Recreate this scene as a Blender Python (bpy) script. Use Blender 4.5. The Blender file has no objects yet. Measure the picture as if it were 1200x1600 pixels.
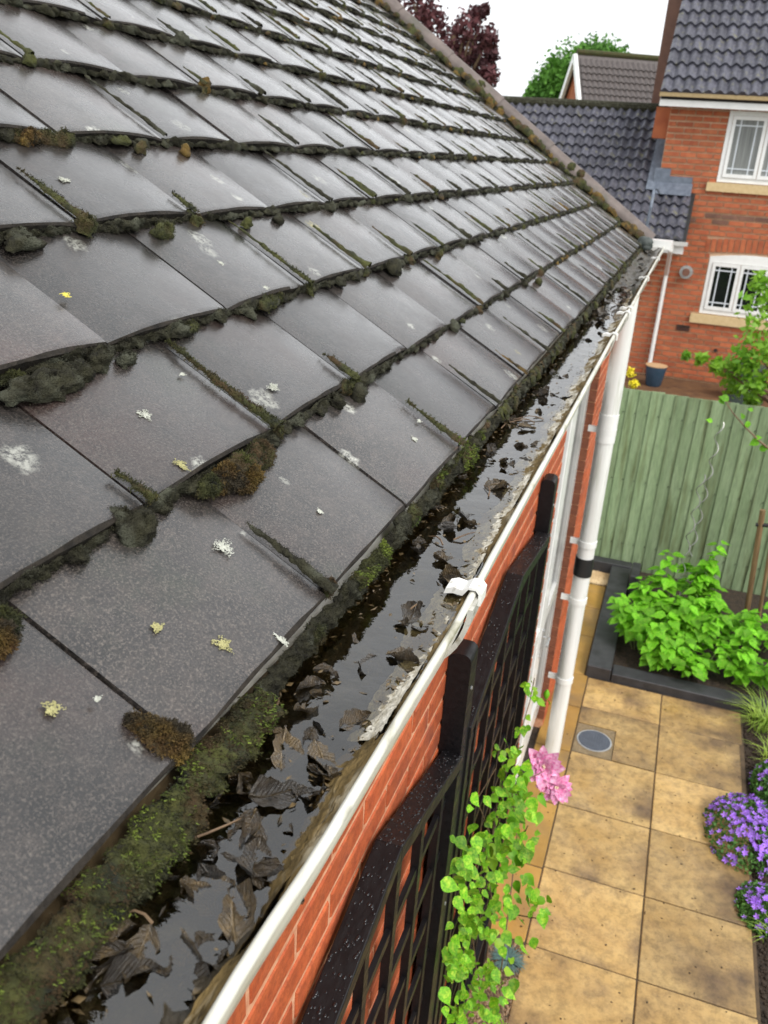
import bpy, math, random
import numpy as np
from mathutils import Vector, Matrix
random.seed(7); rng = np.random.default_rng(11)
scene = bpy.context.scene
col = scene.collection
ZC = 3.974                      # camera height above the paving
# ------------------------------------------------------------------ camera
F_PX = 1353.3246
R = np.array([[0.94231641, 0.18314608, -0.28017368],
              [0.32860204, -0.3468184, 0.87848603],
              [0.06372189, -0.91987744, -0.38699485]])
cam_d = bpy.data.cameras.new('camera'); cam = bpy.data.objects.new('camera', cam_d); col.objects.link(cam)
cam_d.sensor_fit = 'VERTICAL'; cam_d.sensor_height = 36; cam_d.sensor_width = 27
cam_d.lens = F_PX / 1600 * 36
cam_d.clip_start = 0.02; cam_d.clip_end = 600
cam_d.dof.use_dof = True; cam_d.dof.focus_distance = 1.15; cam_d.dof.aperture_fstop = 11
Mc = Matrix([[R[i][0], -R[i][1], -R[i][2]] for i in range(3)]).to_4x4()
Mc.translation = Vector((0, 0, ZC)); cam.matrix_world = Mc
scene.camera = cam
scene.render.resolution_x = 768; scene.render.resolution_y = 1024
# ------------------------------------------------------------------ sky, sun, exposure
w = bpy.data.worlds.new("World"); scene.world = w; w.use_nodes = True
nt = w.node_tree; nt.nodes.clear()
wo = nt.nodes.new('ShaderNodeOutputWorld'); bg = nt.nodes.new('ShaderNodeBackground')
sky = nt.nodes.new('ShaderNodeTexSky'); sky.sky_type = 'NISHITA'; sky.sun_disc = False
SUN_EL, SUN_AZ = 50, 125        # azimuth from +Y towards +X
sky.sun_elevation = math.radians(SUN_EL); sky.sun_rotation = math.radians(SUN_AZ)
sky.dust_density = 4; sky.air_density = 1.2
hs = nt.nodes.new('ShaderNodeHueSaturation'); hs.inputs['Saturation'].default_value = 0.08
tcw = nt.nodes.new('ShaderNodeTexCoord'); nzw = nt.nodes.new('ShaderNodeTexNoise')
nzw.inputs['Scale'].default_value = 2.6; nzw.inputs['Detail'].default_value = 5
mrw = nt.nodes.new('ShaderNodeMapRange'); mrw.inputs['From Min'].default_value = .3; mrw.inputs['From Max'].default_value = .7
mrw.inputs['To Min'].default_value = .82; mrw.inputs['To Max'].default_value = 1.15
mxw = nt.nodes.new('ShaderNodeMix'); mxw.data_type = 'RGBA'; mxw.blend_type = 'MULTIPLY'; mxw.inputs[0].default_value = 1
nt.links.new(tcw.outputs['Generated'], nzw.inputs['Vector']); nt.links.new(nzw.outputs['Fac'], mrw.inputs['Value'])
nt.links.new(sky.outputs[0], hs.inputs['Color'])
# an even cloud layer over the sky
cl = nt.nodes.new('ShaderNodeMix'); cl.data_type = 'RGBA'; cl.inputs[0].default_value = .72
cl.inputs[7].default_value = (7.7, 7.9, 8.1, 1)
nt.links.new(hs.outputs[0], cl.inputs[6]); nt.links.new(cl.outputs[2], mxw.inputs[6]); nt.links.new(mrw.outputs[0], mxw.inputs[7])
nt.links.new(mxw.outputs[2], bg.inputs['Color']); bg.inputs['Strength'].default_value = 0.14
nt.links.new(bg.outputs[0], wo.inputs[0])
sd = bpy.data.lights.new('sun', 'SUN'); sd.energy = 1.5; sd.angle = math.radians(20); sd.color = (1, .96, .9)
sun = bpy.data.objects.new('sun', sd); col.objects.link(sun)
_el, _az = math.radians(SUN_EL), math.radians(SUN_AZ)
sdir = Vector((math.sin(_az) * math.cos(_el), math.cos(_az) * math.cos(_el), math.sin(_el)))
sun.rotation_euler = sdir.to_track_quat('Z', 'Y').to_euler()
scene.view_settings.view_transform = 'Standard'; scene.view_settings.look = 'None'
scene.view_settings.exposure = 0.57; scene.view_settings.gamma = 1
scene.cycles.max_bounces = 8; scene.cycles.transparent_max_bounces = 6

# ------------------------------------------------------------------ helpers
def ray(px, py):
    v = np.array([px - 600., py - 800., F_PX]); return R @ v
def at(px, py, x=None, y=None, z=None):        # point of a plane seen at a photo pixel (z above the paving)
    r = ray(px, py)
    if x is not None: t = x / r[0]
    elif y is not None: t = y / r[1]
    else: t = (z - ZC) / r[2]
    return Vector((r[0] * t, r[1] * t, r[2] * t + ZC))
def project(P):
    c = R.T @ (np.array(P, float) - np.array([0, 0, ZC]))
    if c[2] < .05: return (-9999, -9999)
    return (600 + F_PX * c[0] / c[2], 800 + F_PX * c[1] / c[2])
def in_frame(P, m=40):
    x, y = project(P); return -m < x < 1200 + m and -m < y < 1600 + m

class MB:
    def __init__(s): s.v = []; s.f = []
    def add(s, vs, fs):
        n = len(s.v); s.v += [tuple(v) for v in vs]; s.f += [tuple(i + n for i in f) for f in fs]; return s
    def box(s, x0, x1, y0, y1, z0, z1, b=0):
        if b <= 0:
            vs = [(x, y, z) for x in (x0, x1) for y in (y0, y1) for z in (z0, z1)]
            return s.add(vs, [(0, 1, 3, 2), (4, 6, 7, 5), (0, 4, 5, 1), (2, 3, 7, 6), (0, 2, 6, 4), (1, 5, 7, 3)])
        # chamfered on the vertical and top edges
        def ring(d, z): return [(x0 + d + b, y0 + d, z), (x1 - d - b, y0 + d, z), (x1 - d, y0 + d + b, z), (x1 - d, y1 - d - b, z),
                                (x1 - d - b, y1 - d, z), (x0 + d + b, y1 - d, z), (x0 + d, y1 - d - b, z), (x0 + d, y0 + d + b, z)]
        vs = ring(0, z0) + ring(0, z1 - b) + ring(b, z1)
        fs = [tuple(reversed(range(8))), tuple(range(16, 24))]
        for r in range(2):
            for i in range(8):
                j = (i + 1) % 8; fs.append((r * 8 + i, r * 8 + j, r * 8 + 8 + j, r * 8 + 8 + i))
        return s.add(vs, fs)
    def tube(s, pts, r, n=10, cap=True):
        pts = [Vector(p) for p in pts]; rs = r if isinstance(r, (list, tuple)) else [r] * len(pts)
        vs = []; up = None
        for i, p in enumerate(pts):
            t = (pts[min(i + 1, len(pts) - 1)] - pts[max(i - 1, 0)]).normalized()
            if up is None: up = t.orthogonal().normalized()
            up = (up - t * up.dot(t)).normalized(); sd_ = t.cross(up)
            for k in range(n):
                a = 2 * math.pi * k / n; vs.append(p + (up * math.cos(a) + sd_ * math.sin(a)) * rs[i])
        fs = []
        for i in range(len(pts) - 1):
            for k in range(n):
                k2 = (k + 1) % n; fs.append((i * n + k, i * n + k2, i * n + n + k2, i * n + n + k))
        if cap: fs += [tuple(reversed(range(n))), tuple(range(len(vs) - n, len(vs)))]
        return s.add(vs, fs)
    def prism(s, prof, a, b, axis='y'):     # profile extruded from a to b along an axis
        n = len(prof)
        def P(u, v, t): return {'y': (u, t, v), 'x': (t, u, v), 'z': (u, v, t)}[axis]
        vs = [P(u, v, a) for u, v in prof] + [P(u, v, b) for u, v in prof]
        fs = [tuple(range(n)), tuple(reversed(range(n, 2 * n)))] + [(i, i + n, (i + 1) % n + n, (i + 1) % n) for i in range(n)]
        return s.add(vs, fs)
    def beam(s, a, b, u, wu, wv):       # rectangular bar from a to b, u = width direction
        a, b, u = Vector(a), Vector(b), Vector(u).normalized(); t = (b - a).normalized(); v = t.cross(u).normalized()
        vs = [p + u * (wu / 2) * i + v * (wv / 2) * j for p in (a, b) for i, j in ((-1, -1), (1, -1), (1, 1), (-1, 1))]
        return s.add(vs, [(3, 2, 1, 0), (4, 5, 6, 7), (0, 1, 5, 4), (1, 2, 6, 5), (2, 3, 7, 6), (3, 0, 4, 7)])
    def mesh(s, name, mat, smooth=False):
        me = bpy.data.meshes.new(name); me.from_pydata(s.v, [], s.f)
        if mat: me.materials.append(mat)
        if smooth:
            me.shade_smooth()
            try: me.set_sharp_from_angle(angle=math.radians(35))
            except Exception: pass
        import bmesh as _b
        bm = _b.new(); bm.from_mesh(me); _b.ops.recalc_face_normals(bm, faces=bm.faces); bm.to_mesh(me); bm.free()
        return me
    def build(s, name, mat, parent=None, loc=(0, 0, 0), smooth=False):
        return link(name, s.mesh(name, mat, smooth), parent, loc)
def link(name, me, parent=None, loc=(0, 0, 0), mtx=None):
    o = bpy.data.objects.new(name, me); col.objects.link(o)
    if parent: o.parent = parent
    if mtx is not None: o.matrix_local = mtx
    else: o.location = loc
    return o
def tag(o, label=None, cat=None, group=None, kind=None):
    if label: o['label'] = label
    if cat: o['category'] = cat
    if group: o['group'] = group
    if kind: o['kind'] = kind
    return o
def thing(name, label, cat, loc=(0, 0, 0), group=None):
    o = bpy.data.objects.new(name, None); col.objects.link(o); o.location = loc
    o.empty_display_size = .1
    return tag(o, label, cat, group)
def raw_mesh(name, V, Fc, mat, smooth=True):
    me = bpy.data.meshes.new(name); V = np.asarray(V, np.float32); Fc = np.asarray(Fc, np.int32)
    k = Fc.shape[1]; n = len(Fc)
    me.vertices.add(len(V)); me.vertices.foreach_set('co', V.ravel())
    me.loops.add(n * k); me.loops.foreach_set('vertex_index', Fc.ravel())
    me.polygons.add(n); me.polygons.foreach_set('loop_start', np.arange(0, n * k, k, dtype=np.int32))
    me.polygons.foreach_set('loop_total', np.full(n, k, np.int32))
    me.polygons.foreach_set('use_smooth', np.full(n, smooth)); me.update(); me.validate()
    if mat: me.materials.append(mat)
    return me

# ------------------------------------------------------------------ materials
def mat(name, c1, c2=None, rough=.6, scale=6, detail=6, bump=0, bscale=80, spec=.5, coat=0, coatr=.1, rnd=0, metal=0,
        trans=0, coord='Object', c3=None, s3=1.5, t3=(.55, .7), subs=0, rvar=0, bdist=.01, stretch=None, translucent=0, speck=0, sps=60):
    m = bpy.data.materials.new(name); m.use_nodes = True; t = m.node_tree; N = t.nodes; L = t.links
    p = N['Principled BSDF']; tc = N.new('ShaderNodeTexCoord'); oi = N.new('ShaderNodeObjectInfo')
    vec = tc.outputs[coord]
    add = N.new('ShaderNodeVectorMath'); add.operation = 'ADD'
    mul = N.new('ShaderNodeVectorMath'); mul.operation = 'SCALE'; mul.inputs[0].default_value = (13.7, 7.3, 9.1)
    L.new(oi.outputs['Random'], mul.inputs['Scale']); L.new(vec, add.inputs[0]); L.new(mul.outputs[0], add.inputs[1]); vec = add.outputs[0]
    if stretch:
        mp = N.new('ShaderNodeMapping'); mp.inputs['Scale'].default_value = stretch; L.new(vec, mp.inputs['Vector']); vec = mp.outputs[0]
    nz = N.new('ShaderNodeTexNoise'); nz.inputs['Scale'].default_value = scale; nz.inputs['Detail'].default_value = detail
    nz.inputs['Roughness'].default_value = .62
    L.new(vec, nz.inputs['Vector'])
    rp = N.new('ShaderNodeValToRGB'); rp.color_ramp.elements[0].position = .32; rp.color_ramp.elements[1].position = .68
    rp.color_ramp.elements[0].color = (*c1, 1); rp.color_ramp.elements[1].color = (*(c2 or c1), 1)
    L.new(nz.outputs['Fac'], rp.inputs['Fac']); out = rp.outputs['Color']
    if c3:
        n3 = N.new('ShaderNodeTexNoise'); n3.inputs['Scale'].default_value = s3; n3.inputs['Detail'].default_value = 7
        L.new(vec, n3.inputs['Vector']); mr = N.new('ShaderNodeMapRange'); mr.inputs['From Min'].default_value = t3[0]; mr.inputs['From Max'].default_value = t3[1]
        L.new(n3.outputs['Fac'], mr.inputs['Value']); mx = N.new('ShaderNodeMix'); mx.data_type = 'RGBA'; mx.inputs[7].default_value = (*c3, 1)
        L.new(mr.outputs[0], mx.inputs[0]); L.new(out, mx.inputs[6]); out = mx.outputs[2]
    if speck:
        n4 = N.new('ShaderNodeTexNoise'); n4.inputs['Scale'].default_value = sps; n4.inputs['Detail'].default_value = 9; n4.inputs['Roughness'].default_value = .8; L.new(vec, n4.inputs['Vector'])
        m4 = N.new('ShaderNodeMapRange'); m4.inputs['From Min'].default_value = .44; m4.inputs['From Max'].default_value = .62; m4.inputs['To Min'].default_value = 1; m4.inputs['To Max'].default_value = 1 - speck
        L.new(n4.outputs['Fac'], m4.inputs['Value']); x4 = N.new('ShaderNodeMix'); x4.data_type = 'RGBA'; x4.blend_type = 'MULTIPLY'; x4.inputs[0].default_value = 1
        L.new(out, x4.inputs[6]); L.new(m4.outputs[0], x4.inputs[7]); out = x4.outputs[2]
    if rnd:
        h = N.new('ShaderNodeHueSaturation'); mr = N.new('ShaderNodeMapRange')
        mr.inputs['To Min'].default_value = 1 - rnd; mr.inputs['To Max'].default_value = 1 + rnd
        L.new(oi.outputs['Random'], mr.inputs['Value']); L.new(mr.outputs[0], h.inputs['Value']); L.new(out, h.inputs['Color']); out = h.outputs[0]
    L.new(out, p.inputs['Base Color'])
    p.inputs['Roughness'].default_value = rough; p.inputs['Specular IOR Level'].default_value = spec; p.inputs['Metallic'].default_value = metal
    if rvar:
        nr = N.new('ShaderNodeTexNoise'); nr.inputs['Scale'].default_value = scale * 1.7; nr.inputs['Detail'].default_value = 4; L.new(vec, nr.inputs['Vector'])
        mr = N.new('ShaderNodeMapRange'); mr.inputs['From Min'].default_value = .35; mr.inputs['From Max'].default_value = .65
        mr.inputs['To Min'].default_value = max(.03, rough - rvar); mr.inputs['To Max'].default_value = min(1, rough + rvar)
        L.new(nr.outputs['Fac'], mr.inputs['Value']); L.new(mr.outputs[0], p.inputs['Roughness'])
    p.inputs['Coat Weight'].default_value = coat; p.inputs['Coat Roughness'].default_value = coatr
    if trans: p.inputs['Transmission Weight'].default_value = trans; p.inputs['IOR'].default_value = 1.33
    if subs: p.inputs['Subsurface Weight'].default_value = subs; p.inputs['Subsurface Scale'].default_value = .01
    if bump:
        nb = N.new('ShaderNodeTexNoise'); nb.inputs['Scale'].default_value = bscale; nb.inputs['Detail'].default_value = 6; L.new(vec, nb.inputs['Vector'])
        b = N.new('ShaderNodeBump'); b.inputs['Strength'].default_value = bump; b.inputs['Distance'].default_value = bdist
        L.new(nb.outputs['Fac'], b.inputs['Height']); L.new(b.outputs[0], p.inputs['Normal'])
    if translucent:
        tr = N.new('ShaderNodeBsdfTranslucent'); ms = N.new('ShaderNodeMixShader'); ms.inputs[0].default_value = translucent
        L.new(out, tr.inputs['Color']); L.new(p.outputs[0], ms.inputs[1]); L.new(tr.outputs[0], ms.inputs[2]); L.new(ms.outputs[0], N['Material Output'].inputs[0])
    return m

def tile_material():
    m = bpy.data.materials.new('wet_concrete_tile'); m.use_nodes = True; t = m.node_tree; N = t.nodes; L = t.links; p = N['Principled BSDF']
    tc = N.new('ShaderNodeTexCoord'); oi = N.new('ShaderNodeObjectInfo')
    mul = N.new('ShaderNodeVectorMath'); mul.operation = 'SCALE'; mul.inputs[0].default_value = (31.7, 17.3, 9.1); L.new(oi.outputs['Random'], mul.inputs['Scale'])
    add = N.new('ShaderNodeVectorMath'); L.new(tc.outputs['Object'], add.inputs[0]); L.new(mul.outputs[0], add.inputs[1]); vec = add.outputs[0]
    def noise(s, d=6, r=.6):
        n = N.new('ShaderNodeTexNoise'); n.inputs['Scale'].default_value = s; n.inputs['Detail'].default_value = d; n.inputs['Roughness'].default_value = r; L.new(vec, n.inputs['Vector']); return n.outputs['Fac']
    def mr(v, a, b, c=0, d=1):
        k = N.new('ShaderNodeMapRange'); k.inputs['From Min'].default_value = a; k.inputs['From Max'].default_value = b
        k.inputs['To Min'].default_value = c; k.inputs['To Max'].default_value = d; L.new(v, k.inputs['Value']); return k.outputs[0]
    def mix(f, a, b, mode='MIX'):
        k = N.new('ShaderNodeMix'); k.data_type = 'RGBA'; k.blend_type = mode
        for i, s in ((0, f), (6, a), (7, b)):
            if isinstance(s, (tuple, float, int)): k.inputs[i].default_value = (*s, 1) if isinstance(s, tuple) else s
            else: L.new(s, k.inputs[i])
        return k.outputs[2]
    def math_(op, a, b):
        k = N.new('ShaderNodeMath'); k.operation = op
        for i, s in enumerate((a, b)):
            if isinstance(s, (float, int)): k.inputs[i].default_value = s
            else: L.new(s, k.inputs[i])
        return k.outputs[0]
    c = mix(mr(noise(9), .35, .65), (.014, .0130, .0130), (.048, .042, .040))          # slate to purple grey
    c = mix(mr(noise(55, 9, .8), .52, .70, 0, .38), c, (.105, .085, .070))                    # grit
    c = mix(mr(noise(3.2, 5), .52, .7, 0, .6), c, (.085, .042, .034))                  # reddish bloom
    c = mix(mr(noise(5, 6), .56, .72, 0, .55), c, (.045, .06, .035))                  # algae
    c = mix(mr(noise(150, 4, .85), .60, .72, 0, .8), c, (.24, .205, .17)); c = mix(mr(noise(120, 5, .85), .58, .70), c, (.006, .006, .006))                      # pale grains
    c = mix(mr(noise(30, 8, .75), .50, .66, 0, .5), c, (.100, .078, .066)); c = mix(mr(noise(380, 4, .75), .50, .62, 0, .75), c, (.165, .138, .118)); c = mix(mr(noise(310, 4, .75), .53, .64, 0, .8), c, (.010, .009, .008))
    # lichen spots: a few voronoi cells of crinkled edge
    vm = N.new('ShaderNodeMapping'); vm.inputs['Scale'].default_value = (6, 6, .01); L.new(vec, vm.inputs['Vector'])
    dn = N.new('ShaderNodeTexNoise'); dn.inputs['Scale'].default_value = 60; dn.inputs['Detail'].default_value = 6; L.new(vec, dn.inputs['Vector'])
    ds = N.new('ShaderNodeVectorMath'); ds.operation = 'SCALE'; ds.inputs['Scale'].default_value = .16; L.new(dn.outputs['Color'], ds.inputs[0])
    da = N.new('ShaderNodeVectorMath'); L.new(vm.outputs[0], da.inputs[0]); L.new(ds.outputs[0], da.inputs[1])
    vo = N.new('ShaderNodeTexVoronoi'); vo.voronoi_dimensions = '2D'; vo.inputs['Scale'].default_value = 1; L.new(da.outputs[0], vo.inputs['Vector'])
    sx = N.new('ShaderNodeSeparateColor'); L.new(vo.outputs['Color'], sx.inputs[0])
    size = mr(sx.outputs[0], .38, 1.0, .025, .15)                                       # most cells have none
    spot = mr(math_('SUBTRACT', vo.outputs['Distance'], size), -.055, .0, 1, 0)
    spot = math_('MULTIPLY', spot, math_('GREATER_THAN', sx.outputs[0], .40))
    spot = math_('MULTIPLY', spot, mr(noise(95, 7, .8), .42, .56, 0, .92))
    lc = mix(mr(sx.outputs[2], .84, .88), (.60, .60, .53), (.46, .41, .16))
    c = mix(spot, c, lc)
    hs_ = N.new('ShaderNodeHueSaturation'); L.new(mr(oi.outputs['Random'], 0, 1, .40, .88), hs_.inputs['Value']); L.new(c, hs_.inputs['Color'])
    L.new(hs_.outputs[0], p.inputs['Base Color'])
    L.new(math_('MAXIMUM', mr(noise(14, 5), .35, .65, .20, .42), math_('MULTIPLY', spot, .75)), p.inputs['Roughness'])
    p.inputs['Specular IOR Level'].default_value = .3
    p.inputs['Coat Weight'].default_value = 1; p.inputs['Coat IOR'].default_value = 1.5; L.new(mr(noise(6, 6), .35, .68, .05, .24), p.inputs['Coat Roughness'])
    hgt = math_('ADD', math_('ADD', math_('ADD', noise(160, 5, .75), math_('MULTIPLY', noise(380, 3, .75), .7)), math_('MULTIPLY', noise(24, 3), .8)), math_('MULTIPLY', spot, .4))
    b = N.new('ShaderNodeBump'); b.inputs['Strength'].default_value = .6; b.inputs['Distance'].default_value = .0020; L.new(hgt, b.inputs['Height'])
    L.new(b.outputs[0], p.inputs['Normal'])
    b2 = N.new('ShaderNodeBump'); b2.inputs['Strength'].default_value = .22; b2.inputs['Distance'].default_value = .0010; L.new(hgt, b2.inputs['Height'])
    L.new(b2.outputs[0], p.inputs['Coat Normal'])
    return m

M_tile = tile_material()
M_edge = mat('algae_blackened_edge', (.006, .005, .004), (.030, .024, .018), rough=.8, scale=40, bump=1, bscale=160, bdist=.004, spec=.25)
M_deck = mat('dark_felt', (.02, .02, .02), rough=.8)
M_cap = mat('cap_concrete', (.085, .065, .058), (.16, .125, .11), rough=.6, scale=9, bump=.5, bscale=90, bdist=.003, c3=(.08, .07, .055), s3=6, rnd=.12)
M_mossd = mat('dark_moss', (.010, .009, .006), (.046, .044, .024), rough=.85, scale=55, bump=1, bscale=380, bdist=.005, c3=(.075, .078, .055), s3=20, t3=(.52, .68), spec=.25)
M_mossg = mat('green_moss', (.008, .010, .004), (.068, .072, .012), rough=.9, scale=30, bump=1, bscale=420, bdist=.004, c3=(.055, .032, .010), s3=16, t3=(.5, .64))
M_mossl = mat('bright_moss', (.035, .06, .008), (.20, .26, .030), rough=.8, scale=30, bump=.6, bscale=400, c3=(.05, .05, .02), s3=22, t3=(.52, .62))
M_mossr = mat('rusty_moss', (.07, .032, .008), (.18, .12, .02), rough=.9, scale=50, bump=1, bscale=400, bdist=.004, c3=(.03, .022, .01), s3=25, t3=(.48, .6))
M_mortar = mat('mortar', (.46, .17, .085), (.66, .36, .21), rough=.9, scale=30, bump=.5, bscale=200, bdist=.003)
M_brick = mat('orange_brick', speck=.35, sps=40, c1=(.37, .066, .018), c2=(.52, .115, .032), rough=.7, scale=14, bump=.5, bscale=150, bdist=.003, rnd=.14, c3=(.22, .05, .03), s3=7, t3=(.55, .75), coord='Object')
M_brick_shade = mat('reveal_brick', (.15, .045, .022), (.26, .09, .045), rough=.8, scale=14, bump=.5, bscale=150, bdist=.003, rnd=.2)  # wall brick darkened to paint in the shade of the door reveal
M_pvc = mat('white_upvc', (.74, .74, .72), (.82, .82, .80), rough=.3, scale=8, coat=.3)
M_gut = mat('weathered_gutter_plastic', (.52, .50, .42), (.70, .69, .63), rough=.35, scale=22, c3=(.26, .25, .17), s3=38, t3=(.58, .72), bump=.1, bscale=300, bdist=.002, stretch=(1, .35, 1))
M_gutin = mat('grimy_gutter_inside', (.05, .035, .018), (.14, .10, .05), rough=.6, scale=30, bump=.6, bscale=150, bdist=.003)
M_clip = mat('clip_plastic', (.72, .71, .67), (.82, .81, .78), rough=.4, scale=30, c3=(.4, .38, .32), s3=60, t3=(.6, .72))
M_water = None
M_black = mat('black_stained_wood', (.004, .004, .005), (.009, .008, .009), rough=.45, scale=10, bump=.35, bscale=50, bdist=.0015, stretch=(6, 1, 6), rvar=.10, spec=.3)
M_drop = mat('water_drop', (.010, .010, .012), rough=.10, spec=.5)
M_sleeper = mat('black_sleeper', (.016, .016, .018), (.042, .042, .046), rough=.6, scale=8, bump=.4, bscale=40, bdist=.003, coat=.2, coatr=.3)
M_slab = mat('buff_sandstone', (.39, .240, .078), (.56, .385, .155), rough=.42, scale=3.0, detail=9, bump=.4, bscale=60, bdist=.003, c3=(.16, .100, .050), s3=2.6, t3=(.47, .70), rnd=.24, rvar=.2, speck=.42, sps=18)
M_slabo = mat('ochre_slab', (.28, .155, .03), (.42, .24, .055), rough=.5, scale=4, bump=.4, bscale=60, bdist=.003, c3=(.22, .14, .06), s3=3, t3=(.5, .75), rnd=.2, rvar=.15)
M_joint = mat('dark_joint', (.05, .035, .02), (.10, .065, .035), rough=.9, scale=20)
M_soil = mat('wet_soil', (.018, .012, .008), (.055, .035, .02), rough=.9, scale=25, bump=1, bscale=50, bdist=.02)
M_mulch = mat('mulch', (.07, .03, .012), (.16, .075, .025), rough=.9, scale=5, bump=1, bscale=30, bdist=.03)
M_lawn = mat('grass', (.035, .075, .012), (.06, .12, .02), rough=.9, scale=2, bump=1, bscale=60, bdist=.02)
M_pebble = mat('gravel', (.40, .26, .12), (.68, .52, .30), rough=.6, scale=6, rnd=.2)
M_pebbled = mat('brown_gravel', (.10, .06, .03), (.34, .22, .12), rough=.5, scale=30)
M_drain = mat('slate_blue_cover', (.055, .065, .085), (.085, .10, .13), rough=.5, scale=20, bump=.3, bscale=80, bdist=.003)
M_steel = mat('galvanised_steel', (.45, .46, .47), (.6, .61, .62), rough=.35, metal=.8, scale=20)
M_wirem = mat('spiral_wire', (.25, .25, .24), (.36, .36, .34), rough=.4, metal=.6)
M_fence = mat('green_fence_paint', (.185, .260, .130), (.265, .345, .195), speck=.3, sps=14, rough=.7, scale=4, bump=.35, bscale=25, bdist=.003, stretch=(5, 5, .6), c3=(.115, .14, .055), s3=2.6, t3=(.50, .72), rnd=.17)
M_fbrick = mat('far_brick', (.32, .072, .028), (.44, .135, .052), rough=.8, scale=9, rnd=.18, bump=.3, bscale=60, bdist=.004)
M_fbrickd = mat('dark_far_brick', (.13, .065, .045), (.22, .10, .065), rough=.8, scale=9, rnd=.25)
M_fmort = mat('far_mortar', (.52, .33, .20), (.64, .44, .29), rough=.9, scale=6)
M_ftile = mat('far_roof_tile', (.040, .040, .054), (.105, .105, .130), rough=.5, scale=14, rnd=.22, c3=(.14, .135, .09), s3=9, t3=(.58, .72), rvar=.1)
M_ftileb = mat('brown_far_tile', (.06, .05, .048), (.12, .10, .095), rough=.5, scale=14, rnd=.2)
M_lead = mat('lead_flashing', (.09, .11, .145), (.17, .195, .24), rough=.4, scale=12, metal=.2, bump=.4, bscale=30, bdist=.01)
M_barge = mat('brown_board', (.13, .06, .04), (.18, .085, .055), rough=.6)
M_sill = mat('buff_stone_sill', (.52, .38, .19), (.62, .47, .26), rough=.7, scale=20)
M_glass = mat('dark_glazing', (.006, .008, .008), (.010, .012, .012), rough=.06, spec=.5)
M_lead2 = mat('glazing_bar', (.62, .66, .70), rough=.4)
M_curt = mat('grey_net_curtain', (.13, .14, .135), (.28, .29, .28), rough=.9, scale=7, stretch=(6, 6, .15))
M_leaf = mat('clematis_leaf', (.06, .24, .008), (.24, .54, .022), spec=.3, rough=.42, scale=9, rnd=.45, c3=(.42, .60, .05), s3=4, t3=(.5, .7), translucent=.3, bump=.2, bscale=60)
M_leafr = mat('raspberry_leaf', (.07, .28, .008), (.24, .60, .025), spec=.3, rough=.5, scale=12, rnd=.38, translucent=.3, bump=.3, bscale=70, c3=(.30, .55, .05), s3=5)
M_leaft = mat('young_tree_leaf', (.13, .33, .02), (.30, .52, .04), rough=.5, scale=2, translucent=.35)
M_stem = mat('brown_stem', (.10, .06, .035), (.2, .13, .07), rough=.7, scale=20)
M_gstem = mat('green_stem', (.10, .16, .04), (.16, .2, .06), rough=.6, scale=20)
M_pink = mat('pink_petal', (.62, .07, .30), (.92, .58, .76), rough=.5, scale=6, translucent=.3, rnd=.3, subs=.1)
M_pinkc = mat('pale_flower_heart', (.75, .62, .40), (.8, .7, .5), rough=.6)
M_purp = mat('violet_petal', (.30, .10, .72), (.52, .28, .90), rough=.6, scale=8, rnd=.35, translucent=.2)
M_camp = mat('dark_foliage', (.03, .10, .015), (.10, .24, .035), rough=.7, scale=9)
M_grassb = mat('yellow_green_blade', (.15, .30, .03), (.38, .48, .07), rough=.5, scale=3, translucent=.25)
M_bluepl = mat('blue_grey_needles', (.06, .13, .12), (.13, .22, .20), rough=.7, scale=12)
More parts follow.
